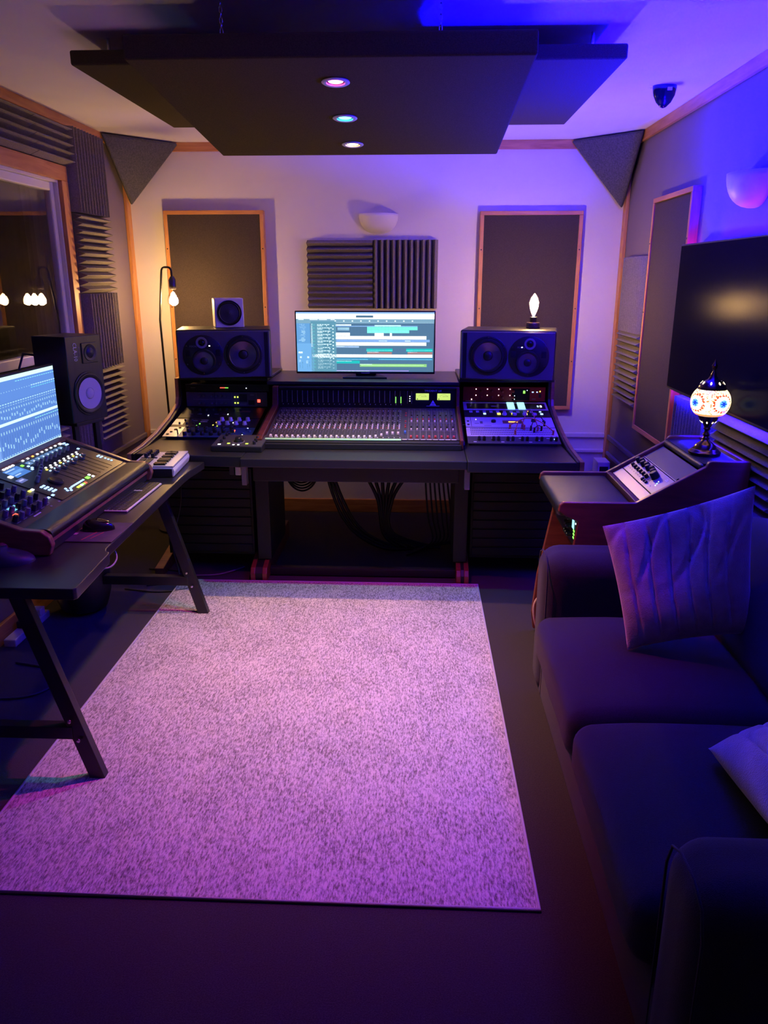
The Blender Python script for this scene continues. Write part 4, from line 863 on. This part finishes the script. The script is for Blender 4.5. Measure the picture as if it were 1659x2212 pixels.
MB(WC).sphere(0, 0, .002, .026, 24, 12, None, .42).build('dust_cap', M_wcone, t, smooth=60)
TC = SP @ Matrix.Translation((.138, .306, 0))
MB(TC).soft(-.048, .048, -.046, .046, -.002, .005, .004, 0, 5).build('tweeter_frame', M_blackm, t)
MB(TC).lathe([(.038, .005), (.036, .008), (.024, .006), (.018, .010), (.002, .012)], 32, None, False).build('tweeter', M_black, t, smooth=True)
text('CLA-10', .030, SP @ Matrix.Translation((.052, .315, .0008)) @ Matrix.Rotation(-PI / 2, 4, 'Z'), M_printw, t, 'model_lettering', xs=.85)
text('Avantone', .011, SP @ Matrix.Translation((.076, .315, .0008)) @ Matrix.Rotation(-PI / 2, 4, 'Z'), M_print, t, 'brand_lettering')
MB().tube([SP @ Vector(p) for p in ((-.002, .30, -.19), (-.05, .31, -.20), (-.09, .25, -.19), (-.10, .1, -.17), (-.10, -.22, -.17))], .005, 8).build('lead', M_cable, t, smooth=60)
t = thing('speaker_stand', 'black desktop stand with two uprights carrying the upright speaker', 'speaker stand', tuple(SP @ Vector((.108, TZ - .966, -.1))))
dz = TZ - .966
MB(SP).box(.02, .195, -.016, 0, -.17, -.004).build('top_plate', M_blackm, t, bevel=.002); MB(SP).box(.0, .215, dz, dz + .012, -.19, .01).build('base_plate', M_blackm, t, bevel=.002)
for q in (.03, .16): MB(SP).box(q, q + .028, dz + .012, -.016, -.05, -.03).build('upright', M_blackm, t, bevel=.002)

# small keyboard controller with pads and knobs
t = mk_ = thing('pad_keyboard', 'small white keyboard controller with knobs, pads and short piano keys', 'keyboard', (-1.21, 3.47, TZ), math.radians(4)); R = TR(-1.21, 3.47, TZ, math.radians(4))
kz = .046
MB(R @ FR((0, -.158, 0), (0, 0, 1), (1, 0, 0))).prism([(.002, .105), (.030, .112), (.046, .105), (.052, -.095), (.002, -.095)], 0, .316).build('case', M_plastic_w, t, bevel=.004)
MB(R).box(-.09, .100, -.1595, -.157, .004, .040).build('end_plate', M_black, t); MB(R).box(-.09, .100, .157, .1595, .004, .040).build('end_plate', M_black, t)
kw = MB().box(-.04, .05, -.0098, .0098, 0, .006); kwm = kw.mesh('white_key'); kwm.materials.append(M_plastic_w); kb_ = MB().box(-.04, .012, -.006, .006, 0, .011); kbm2 = kb_.mesh('black_key'); kbm2.materials.append(M_blackg)
MB(R).box(.012, .106, -.155, .155, .0455, .0475).build('key_bed', M_black, t)
for k in range(15):
    inst(kwm, 'white_key', None, t, R @ Matrix.Translation((.055, -.147 + k * .021, .0475)))
    if k % 7 not in (2, 6) and k < 14: inst(kbm2, 'black_key', None, t, R @ Matrix.Translation((.055, -.1365 + k * .021, .052)))
pd = MB().box(-.013, .013, -.013, .013, 0, .004).mesh('pad_mesh'); pd.materials.append(M_grey)
kd = MB().lathe([(.0095, 0), (.0095, .012), (.0075, .018)], 16).mesh('dial_mesh'); kd.materials.append(M_kblk)
for i in range(2):
    for j in range(4):
        inst(pd, 'pad', None, t, R @ Matrix.Translation((-.065 + i * .032, -.115 + j * .032, .0515 - .001 * i))); inst(kd, 'dial', None, t, R @ Matrix.Translation((-.068 + i * .032, .045 + j * .028, .051)))
MB(R).box(-.085, -.01, .015, .030, .0495, .0522).build('display', M_blackg, t)
# computer keyboard
t = kbd = thing('computer_keyboard', 'slim grey computer keyboard with dark keys on the side table', 'keyboard', (-1.165, 2.985, TZ)); R = TR(-1.165, 2.985, TZ)
MB(R).box(-.058, .058, -.208, .208, .001, .009).build('tray', mat('space_grey', (.60, .58, .60), .4, .2), t, bevel=.003)
k1 = MB().box(-.0072, .0072, -.0080, .0080, 0, .0025).mesh('key_mesh'); k1.materials.append(mat('key_dark', (.022, .021, .024), .5))
ks = MB().box(-.0082, .0082, -.052, .052, 0, .0025).mesh('space_mesh'); ks.materials.append(MATS['key_dark'])
for r in range(6):
    for c in range(21):
        yv = -.196 + c * .0196; xv = .044 - r * .0176
        if r == 0 and 3 <= c <= 7: continue
        if c == 14 and r in (2, 3): continue
        inst(k1, 'key', None, t, R @ Matrix.Translation((xv, yv, .009)))
inst(ks, 'space_bar', None, t, R @ Matrix.Translation((.044, -.196 + 5 * .0196, .009)))
# mouse and pad
t = thing('mouse_pad', 'thin dark mouse pad with red printed streaks on the side table', 'mouse pad', (-1.14, 2.535, TZ))
MB().soft(-1.245, -1.035, 2.43, 2.645, TZ, TZ + .004, .002, 0, 4).build('pad', mat('pad_cloth', (.045, .038, .045), .8, noise_amt=.4, noise_scale=14), t)
M_pr, M_pp = mat('print_red', (.40, .03, .04), .6), mat('print_pink', (.42, .20, .26), .6)
b = MB()
for (x0, y0, x1, y1, wd) in ((-1.225, 2.45, -1.20, 2.54, .006), (-1.145, 2.445, -1.12, 2.55, .004), (-1.20, 2.56, -1.19, 2.63, .005), (-1.12, 2.46, -1.10, 2.53, .003)):
    b.bar((x0, y0, TZ + .0042), (x1, y1, TZ + .0042), wd, .0006)
b.build('printed_streak', M_pr, t); text('LP', .022, TR(-1.205, 2.505, TZ + .0044, PI / 2), M_pp, t, 'printed_motif') if False else MB().box(-1.215, -1.185, 2.50, 2.52, TZ + .004, TZ + .0046).build('printed_motif', M_pp, t)
t = thing('computer_mouse', 'glossy black computer mouse on the mouse pad', 'mouse', (-1.13, 2.56, TZ + .004), math.radians(8)); R = TR(-1.13, 2.56, TZ + .004, math.radians(8))
b = MB(R); n, k = 20, 9; vs = []; fs = []
for i in range(k + 1):
    q = (PI / 2) * i / k; 
    for j in range(n): a = 2 * PI * j / n; ca, sa = math.cos(a), math.sin(a); rr = math.cos(q) ** .55; vs.append((.057 * ca * rr, .031 * sa * rr * (1 - .12 * ca), .038 * math.sin(q) * (1 - .12 * ca)))
for i in range(k):
    for j in range(n): fs.append((i * n + j, i * n + (j + 1) % n, (i + 1) * n + (j + 1) % n, (i + 1) * n + j))
b.add(vs, fs + [tuple(reversed(range(n)))]); b.build('shell', M_blackg, t, smooth=60)
MB(R).lathe([(.009, -.003), (.009, .003)], 14, Matrix.Translation((-.03, 0, .028)) @ Matrix.Rotation(PI / 2, 4, 'X')).build('wheel', M_black, t)
# trackball
t = thing('trackball', 'dark thumb trackball with a shiny ball at the near corner of the side table', 'trackball', (-1.288, 2.235, TZ), math.radians(20)); R = TR(-1.288, 2.235, TZ, math.radians(20))
b = MB(R); vs = []; fs = []
for i in range(k + 1):
    q = (PI / 2) * i / k
    for j in range(n): a = 2 * PI * j / n; ca, sa = math.cos(a), math.sin(a); rr = math.cos(q) ** .5; vs.append((.078 * ca * rr, .052 * sa * rr, .042 * math.sin(q) * (1 - .35 * ca)))
for i in range(k):
    for j in range(n): fs.append((i * n + j, i * n + (j + 1) % n, (i + 1) * n + (j + 1) % n, (i + 1) * n + j))
b.add(vs, fs + [tuple(reversed(range(n)))]); b.build('shell', M_grey, t, smooth=60)
MB(R).sphere(-.02, .022, .040, .020, 20, 12).build('ball', mat('ball_red', (.30, .02, .06), .08), t, smooth=60)

# floor clutter under the side table
t = thing('waste_bin', 'dark rounded bin on the floor beneath the side table', 'bin', (-1.66, 3.52, 0))
MB(TR(-1.66, 3.50, 0)).lathe([(.07, 0), (.11, .02), (.135, .10), (.14, .28), (.132, .285), (.128, .12), (.06, .03)], 28).build('body', M_black, t, smooth=True)
t = thing('power_strip', 'white power strip on the floor by the skirting with plugs in it', 'power strip', (-1.825, 3.24, 0)); R = TR(-1.825, 3.24, 0)
MB(R).box(-.028, .028, -.17, .17, .0, .036).build('block', M_plastic_w, t, bevel=.005)
for q, m in ((-.03, M_black), (.04, M_black), (.11, M_plastic_w)): MB(R).box(-.024, .024, q - .024, q + .024, .036, .07).build('plug', m, t, bevel=.004)
MB(R).box(-.004, .006, .145, .158, .036, .040).build('switch_light', E_o, t)
def cord(name, lab, pts, r, m, cat='cable', group=None, n=7, sub=6):
    P_ = [Vector(p) for p in pts]; out = []
    for i in range(len(P_) - 1):
        a, b_, c, d = P_[max(0, i - 1)], P_[i], P_[i + 1], P_[min(len(P_) - 1, i + 2)]
        for k in range(sub): s = k / sub; out.append(.5 * ((2 * b_) + (c - a) * s + (2 * a - 5 * b_ + 4 * c - d) * s * s + (3 * b_ - a - 3 * c + d) * s ** 3))
    out.append(P_[-1]); return out
def cable(lab, pts, r=.004, m=None, group=None):
    o = MB().tube(cord('', '', pts, r, m), r, 7).build('cable', m or M_cable, smooth=60); return tag(o, lab, 'cable', group)
cable('grey cable lying on the carpet below the far end of the side table', [(-1.60, 3.9, .006), (-1.40, 3.85, .006), (-1.25, 3.95, .006), (-1.10, 3.98, .006), (-.98, 4.1, .006)], .005, M_mid)
cable('dark cable curling on the carpet beside the far table leg', [(-1.55, 3.75, .006), (-1.35, 3.72, .006), (-1.20, 3.80, .006), (-1.30, 4.0, .006), (-1.52, 4.05, .006)], .004)
cable('thin cable drooping below the curved edge of the side table', [(-1.10, 2.55, .70), (-1.05, 2.50, .66), (-1.06, 2.44, .64), (-1.12, 2.42, .66), (-1.2, 2.5, .695)], .003, M_mid)
cable('dark cable loop on the carpet behind the near table leg', [(-1.72, 2.92, .006), (-1.52, 2.86, .006), (-1.47, 2.74, .006), (-1.55, 2.64, .006), (-1.74, 2.62, .006)], .005, M_grey)
cable('cable hanging from the window-side desk bay beside the side table leg', [(-1.30, 4.02, .70), (-1.28, 3.98, .45), (-1.33, 3.93, .2), (-1.30, 3.88, .02), (-1.45, 3.80, .006)], .004)

# cable looms behind the main desk
def loom(lab, strands, m=M_cable):
    t = thing('cable_loom', lab, 'cables', strands[0][0], 0, 'cable looms behind the main desk')
    for p, r in ((s[0:-1], s[-1]) for s in strands): MB().tube(cord('', '', p, r, m), r, 7).build('cable', m, t, smooth=60)
loom('coil of black cables hanging behind the desk beside its left leg', [[(-.72 + .11 * math.cos(a), 4.62 + .01 * k, .56 + .17 * math.sin(a) - .02 * k) for a in [2 * PI * q / 12 for q in range(13)]] + [.006] for k in range(5)])
loom('thick black cable loom swooping down behind the left part of the desk', [[(-.56 + .02 * k, 4.5 + .02 * k, .70), (-.54 + .02 * k, 4.5, .45), (-.42 + .03 * k, 4.48, .15), (-.20 + .02 * k, 4.4 + .03 * k, .03), (.05, 4.45, .02)] + [.010] for k in range(3)])
loom('fan of black cables gathering down behind the middle of the desk', [[(-.36 + .075 * k, 4.55, .70), (-.33 + .06 * k, 4.54, .50), (-.235 + .018 * k, 4.52, .30), (-.20 + .012 * k, 4.48, .10), (-.10 + .05 * k, 4.42, .025)] + [.011] for k in range(6)])
loom('row of black cables hanging behind the desk beside its right leg', [[(.06 + .026 * k, 4.5 + .01 * (k % 3), .70), (.055 + .026 * k, 4.5, .45), (.075 + .028 * k, 4.48, .2), (.10 + .02 * k, 4.44, .06), (-.05 + .01 * k, 4.30 + .03 * k, .02)] + [.006] for k in range(7)])
cable('tangled thin cables showing through the gap under the window-side desk bay', [(-1.33, 4.7, .68), (-1.25, 4.7, .63), (-1.18, 4.68, .68), (-1.12, 4.7, .63), (-1.02, 4.7, .66), (-.95, 4.7, .62)], .006)
t = thing('power_adapter', 'white power adapter hanging under the window-side end of the desk', 'adapter', (-.93, 3.95, .56)); MB().box(-.955, -.925, 3.90, 3.95, .60, .69).build('body', M_plastic_w, t, bevel=.004); MB().box(-.990, -.962, 3.91, 3.95, .60, .69).build('clip', M_grey, t, bevel=.004)

# ------------------------------------------------------------------ wooden rack stand on the television side
t = stand = thing('rack_stand', 'reddish wooden rack stand with a padded arm rest and sloping top behind the sofa', 'rack stand', (.9, 3.1, 0))
XZp = lambda y: FR((0, y, 0), (1, 0, 0), (0, 0, 1))    # profile (x,z); extrudes toward -y
sp = [(.545, .742), (.550, .768), (.562, .778), (.836, .778), (1.082, .922), (1.090, .938), (1.098, .943), (1.245, .943), (1.245, .05), (1.245, 0), (.62, 0), (.556, .02), (.545, .10), (.560, .29), (.612, .60), (.622, .70), (.575, .722)]
for y1 in (2.866, 3.352): MB(XZp(y1)).prism(sp, 0, .022).build('side_panel', M_mahog, stand, bevel=.004)
MB().box(.836, .858, 2.866, 3.33, .755, .781).build('front_batten', M_mahog, stand, bevel=.003)
MB().box(1.222, 1.242, 2.866, 3.33, .90, .943).build('back_rail', M_mahog, stand, bevel=.003)
MB().box(1.078, 1.222, 2.866, 3.33, .905, .930).build('top_shelf', M_desk, stand)
MB().soft(.542, .836, 2.868, 3.328, .712, .768, .022, 0, 8).build('arm_pad', M_leather, stand, smooth=60)
MB().soft(1.066, 1.094, 2.868, 3.328, .902, .928, .012, 0, 6).build('bolster', M_leather, stand, smooth=60)
MB().box(.63, 1.22, 2.866, 3.33, .08, .10).build('lower_shelf', M_mahog, stand)
MB().box(1.19, 1.215, 2.866, 3.33, .12, .88).build('back_panel', M_black, stand)
ST = FR((.862, 3.322, .775), (0, -1, 0), (.215, 0, .125)); SWs = .45     # u toward camera, v up-slope
M_gold = mat('champagne_panel', (.36, .31, .25), .38, .3)
F = ST; u = rack('blank pale metal plate at the bottom of the sloping stand top', F, SWs, .048, M_gold, 'rack panel', .03, name='blank_plate')
F = ST @ Matrix.Translation((0, .05, 0)); u = rack('pale metal audio processor with many dark knobs in the sloping stand top', F, SWs, .098, M_gold, depth=.06)
kn = [(.04 + i * .036, .068 + (i % 2) * .008, .012, .024, M_kblk) for i in range(7)] + [(.05 + i * .04, .038, .009, .016, M_kblk) for i in range(6)] + [(.30, .06, .018, .028, M_kblk), (.255, .07, .014, .024, M_kblk), (.30, .02, .007, .008, M_kblk), (.275, .02, .007, .008, M_kblk), (.25, .02, .009, .010, M_kblk)]
bits(u, F @ up3, kn, [(.365, .045, .006, .006, E_bl), (.375, .035, .004, .004, E_w), (.355, .055, .003, .003, E_w)], [(.02 + i * .03, .018, .024 + i * .03, .022, M_kblk) for i in range(12)] + [(.23 + i * .016, .03, .234 + i * .016, .05, M_kblk) for i in range(5)] + [(.37, .075, .40, .078, M_printw), (.375, .082, .395, .085, M_printw), (.34, .015, .36, .018, M_printw), (.012, .0, .44, .0015, M_kblk)])
F = ST @ Matrix.Translation((0, .15, 0)); u = rack('blank dark rack panel at the top of the sloping stand top', F, SWs, .092, M_grey, 'rack panel', .03, name='blank_plate')
bits(u, F @ up3, [(.425, .012, .005, .004, M_kblk)], [], [(.0, .0, .45, .002, M_silver)])
F = FR((.628, 3.325, .58), (0, -1, 0), (0, 0, 1)); u = rack('black rack unit with a small blue-white display low in the wooden stand', F, .455, .132, M_black, depth=.3)
bits(u, F @ up3, [(.30 + i * .03, .03 + j * .035, .010, .02, M_kblk) for i in range(3) for j in range(3)], [(.395, .085, .030, .035, E_cy)] + [(.41 + i * .012, .035 + j * .014, .007, .007, E_g) for i in range(2) for j in range(3)] + [(.32, .10, .008, .008, E_o), (.44, .10, .006, .006, E_w)], [])
for lab, p in (('upper tan cable loop sticking out of the wooden stand', ((.66, 3.2, .36), (.58, 3.22, .375), (.555, 3.22, .34), (.57, 3.22, .30), (.62, 3.2, .25), (.70, 3.2, .2))), ('lower tan cable loop sticking out of the wooden stand', ((.66, 3.15, .24), (.58, 3.17, .262), (.535, 3.18, .22), (.535, 3.18, .14), (.57, 3.18, .06), (.64, 3.16, .04)))):
    cable(lab, p, .006, M_beige, 'tan cable loops')

# ------------------------------------------------------------------ mosaic lamp
lx, ly, lz = 1.138, 3.035, .930
t = thing('mosaic_lamp', 'bronze table lamp with a glowing mosaic glass globe on the wooden stand', 'lamp', (lx, ly, lz)); R = TR(lx, ly, lz)
MB(R).lathe([(.058, 0), (.061, .004), (.061, .012), (.055, .016), (.050, .022), (.044, .024), (.040, .034), (.030, .044), (.018, .052), (.013, .060)], 32).build('base', M_brass, t, smooth=True)
MB(R).lathe([(.012, .058), (.014, .066), (.010, .072), (.015, .080), (.010, .088), (.009, .096), (.015, .102), (.012, .108), (.018, .120), (.032, .136), (.040, .150), (.041, .154)], 28).build('stem', M_brass, t, smooth=True)
b = MB(R); n, k = 112, 52; vs = []; fs = []; cols = []
for i in range(k + 1):
    a = math.radians(-52 + 104 * i / k)
    for j in range(n): q = 2 * PI * j / n; rr = .0735 * math.cos(a) ** .75; vs.append((rr * math.cos(q), rr * math.sin(q), .208 + .063 * math.sin(a)))
rng = random.Random(5)
for i in range(k):
    lat = -52 + 104 * (i + .5) / k
    for j in range(n):
        fs.append((i * n + j, i * n + (j + 1) % n, (i + 1) * n + (j + 1) % n, (i + 1) * n + j)); az = 360 * (j + .5) / n
        best = min(((math.hypot(((az - c + 180) % 360 - 180) * math.cos(math.radians(lat)), lat), ((az - c + 180) % 360 - 180) * math.cos(math.radians(lat))) for c in (20, 110, 200, 290)), key=lambda q_: q_[0])
        d, ph = best[0], math.atan2(lat, best[1])
        cell = noise.noise((az * .16, lat * .16, 3.)); g = 1. + .25 * noise.noise((az * .5, lat * .5, 0))
        if d < 8 + 3.5 * math.cos(6 * ph): c = (.005, .03, .38)
        elif d < 14: c = (.10, .32, .75)
        elif d < 27: c = (.88, .84, .66)
        elif d < 36 and abs(((ph * 9 / PI) % 1) - .5) < .5 * (36 - d) / 9: c = (.42, .045, .012)
        elif cell > .30: c = (.55, .14, .03)
        elif cell < -.38: c = (.45, .30, .12)
        else: c = (.98, .76, .44)
        if lat < -44: c = (1., .18, .05)
        cols.append(tuple(x * g for x in c))
b.add(vs, fs); o = b.build('mosaic_globe', M_screen, t)
ca = o.data.color_attributes.new('col', 'FLOAT_COLOR', 'CORNER')
mg = M_screen.copy(); mg.name = 'mosaic_glass'; mg.node_tree.nodes['Principled BSDF'].inputs['Emission Strength'].default_value = 2.4; o.data.materials[0] = mg
for p in o.data.polygons:
    for li in p.loop_indices: ca.data[li].color = (*cols[p.index], 1)
MB(R).lathe([(.052, .252), (.053, .258), (.047, .274), (.032, .288), (.020, .294), (.017, .300), (.012, .306), (.009, .318), (.004, .330), (.009, .338), (.011, .346), (.006, .356), (.002, .366), (.0005, .372)], 28).build('cap', M_brass, t, smooth=True)
sl = MB(R)
for q in range(8):
    a = 2 * PI * q / 8 + .3; F = FR((.0405 * math.cos(a), .0405 * math.sin(a), .2815), (-math.sin(a), math.cos(a), 0), (-math.cos(a) * .6, -math.sin(a) * .6, .75)); sl.lathe([(.0035, 0), (.0035, .001)], 8, F @ Matrix.Diagonal((1, 2.0, 1, 1)))
    F = FR((.0272 * math.cos(a), .0272 * math.sin(a), .129), (-math.sin(a), math.cos(a), 0), (math.cos(a) * .7, math.sin(a) * .7, .75)); sl.lathe([(.003, 0), (.003, .001)], 8, F @ Matrix.Diagonal((1, 1.8, 1, 1)))
sl.build('pierced_slot', emis('lamp_slot_glow', (1., .85, .55), 3.), t, kind='stuff')

# ------------------------------------------------------------------ sofa
t = sofa = thing('sofa', 'dark grey two-seat fabric sofa along the right-hand wall', 'sofa', (.85, 1.9, 0))
MB().soft(.475, 1.18, 1.03, 2.76, .06, .30, .04, 0, 8).build('base', M_sofa, sofa, smooth=60)
for (y0, y1) in ((1.214, 1.889), (1.893, 2.575)):
    MB().soft(.435, 1.06, y0, y1, .27, .435, .055, .035, 14, None, .004).build('seat_cushion', M_sofa, sofa, smooth=60)
    yb0, yb1 = y0 + .01, y1 - .01
    MB(Matrix.Translation((1.02, 0, .42)) @ Matrix.Rotation(math.radians(10), 4, 'Y')).soft(-.03, .15, yb0, yb1, 0, .42, .075, .02, 12, None, .006).build('back_cushion', M_sofa, sofa, smooth=60)
    MB().tube(cord('', '', [(.447, y0 + .03, .40), (.442, (y0 + y1) / 2, .405), (.447, y1 - .03, .40)], .003, M_sofa), .0035, 6).build('piping', M_sofa, sofa, smooth=60)
MB().soft(1.10, 1.235, 1.03, 2.775, .10, .80, .05, 0, 8).build('backrest', M_sofa, sofa, smooth=60)
for (y0, y1) in ((1.0, 1.212), (2.577, 2.79)):
    a = MB().soft(.462, 1.22, y0, y1, .07, .648, .075, 0, 12).build('arm', M_sofa, sofa, smooth=60)
    ym, hh = (y0 + y1) / 2, (y1 - y0) / 2 - .012
    ring = [(.476, ym - hh, .10), (.474, ym - hh, .56), (.474, ym - hh * .8, .612), (.474, ym - hh * .35, .632), (.474, ym + hh * .35, .632), (.474, ym + hh * .8, .612), (.474, ym + hh, .56), (.476, ym + hh, .10)]
    MB().tube(ring, .0028, 6).build('piping', M_sofa, sofa, smooth=60)
for fx in (.53, 1.15):
    for fy in (1.08, 2.70): MB().box(fx - .02, fx + .02, fy - .02, fy + .02, 0, .07).build('foot', M_mid, sofa)
MB(FR((.5, 1.865, .437), (0, -1, 0), (-1, 0, 0))).lathe([(.006, 0), (.005, .0016)], 10, None).build('pale_spot', mat('mint_spot', (.25, .5, .4), .6), sofa) if False else None

# plush pillows
def pillow(lab, TL, TRc, BR, BL, thick, seams, name='pillow', seed=0., fold=1.):
    TL, TRc, BR, BL = map(Vector, (TL, TRc, BR, BL)); N = 84
    c = (TL + TRc + BR + BL) / 4; nrm = (BL - TL).cross(TRc - TL).normalized()
    t = thing(name, lab, 'pillow', tuple(Vector((c.x, c.y, min(BL.z, BR.z)))), 0, 'plush pillows on the sofa'); b = MB()
    def pt(i, j, sg):
        u, v = i / N, j / N; P_ = TL * (1 - u) * (1 - v) + TRc * u * (1 - v) + BR * u * v + BL * (1 - u) * v
        e = max(0, 1 - abs(2 * u - 1) ** 2.6) ** .6 * max(0, 1 - abs(2 * v - 1) ** 2.6) ** .6
        pin = .035 * (1 - (2 * v - 1) ** 2) * (2 * u - 1) * -1; P_ = P_ + (TRc - TL) * pin * .6 + (BL - TL) * (.03 * (1 - (2 * u - 1) ** 2) * -(2 * v - 1))
        h = e * thick
        if sg > 0:
            uw = u + .035 * noise.noise((v * 2.2 + seed, u * 2, 1.3)) * e
            st = abs(math.sin(PI * seams * uw)); h += e * .026 * (min(1., st * 2.2) ** .5 - .8)
            f = noise.noise((u * 2.2 + seed, v * 1.3, .7)) ; h += e * .060 * f * fold
            cr = abs(noise.noise((u * 3.2 + 4 + seed, v * 2.1 + u * 1.5, 2.2))); h -= e * .030 * fold * max(0, 1 - cr * 5) * (.5 + .5 * math.sin(v * 5 + 1))
        return P_ + nrm * h * sg
    vs = []; fs = []; idx = {}
    for sg in (1, -1):
        for j in range(N + 1):
            for i in range(N + 1):
                if sg < 0 and (i in (0, N) or j in (0, N)): idx[(sg, i, j)] = idx[(1, i, j)]; continue
                idx[(sg, i, j)] = len(vs); vs.append(pt(i, j, sg))
        for j in range(N):
            for i in range(N):
                f = [idx[(sg, i, j)], idx[(sg, i, j + 1)], idx[(sg, i + 1, j + 1)], idx[(sg, i + 1, j)]]
                fs.append(tuple(f if sg > 0 else list(reversed(f))))
    b.add(vs, fs); o = b.build('cover', M_plush, t, smooth=80)
    return t
pillow('purple-grey plush pillow with upright seams leaning in the far corner of the sofa', (.615, 2.44, .815), (1.03, 2.305, .995), (1.045, 2.215, .545), (.672, 2.225, .475), .06, 7)
pillow('plush pillow lying behind the near sofa arm, mostly out of the photo', (.72, 1.66, .50), (1.04, 1.66, .56), (1.04, 1.27, .66), (.70, 1.265, .575), .10, 6, seed=9., fold=.3)
# white box in the far corner
t = thing('wall_box', 'low white box with a dark front in the far corner by the wooden stand', 'box', (1.24, 5.10, 0))
MB().box(1.20, 1.28, 5.02, 5.165, 0, .43).build('body', M_white_trim, t, bevel=.004); MB().box(1.212, 1.268, 5.016, 5.021, .02, .40).build('front', M_black, t)
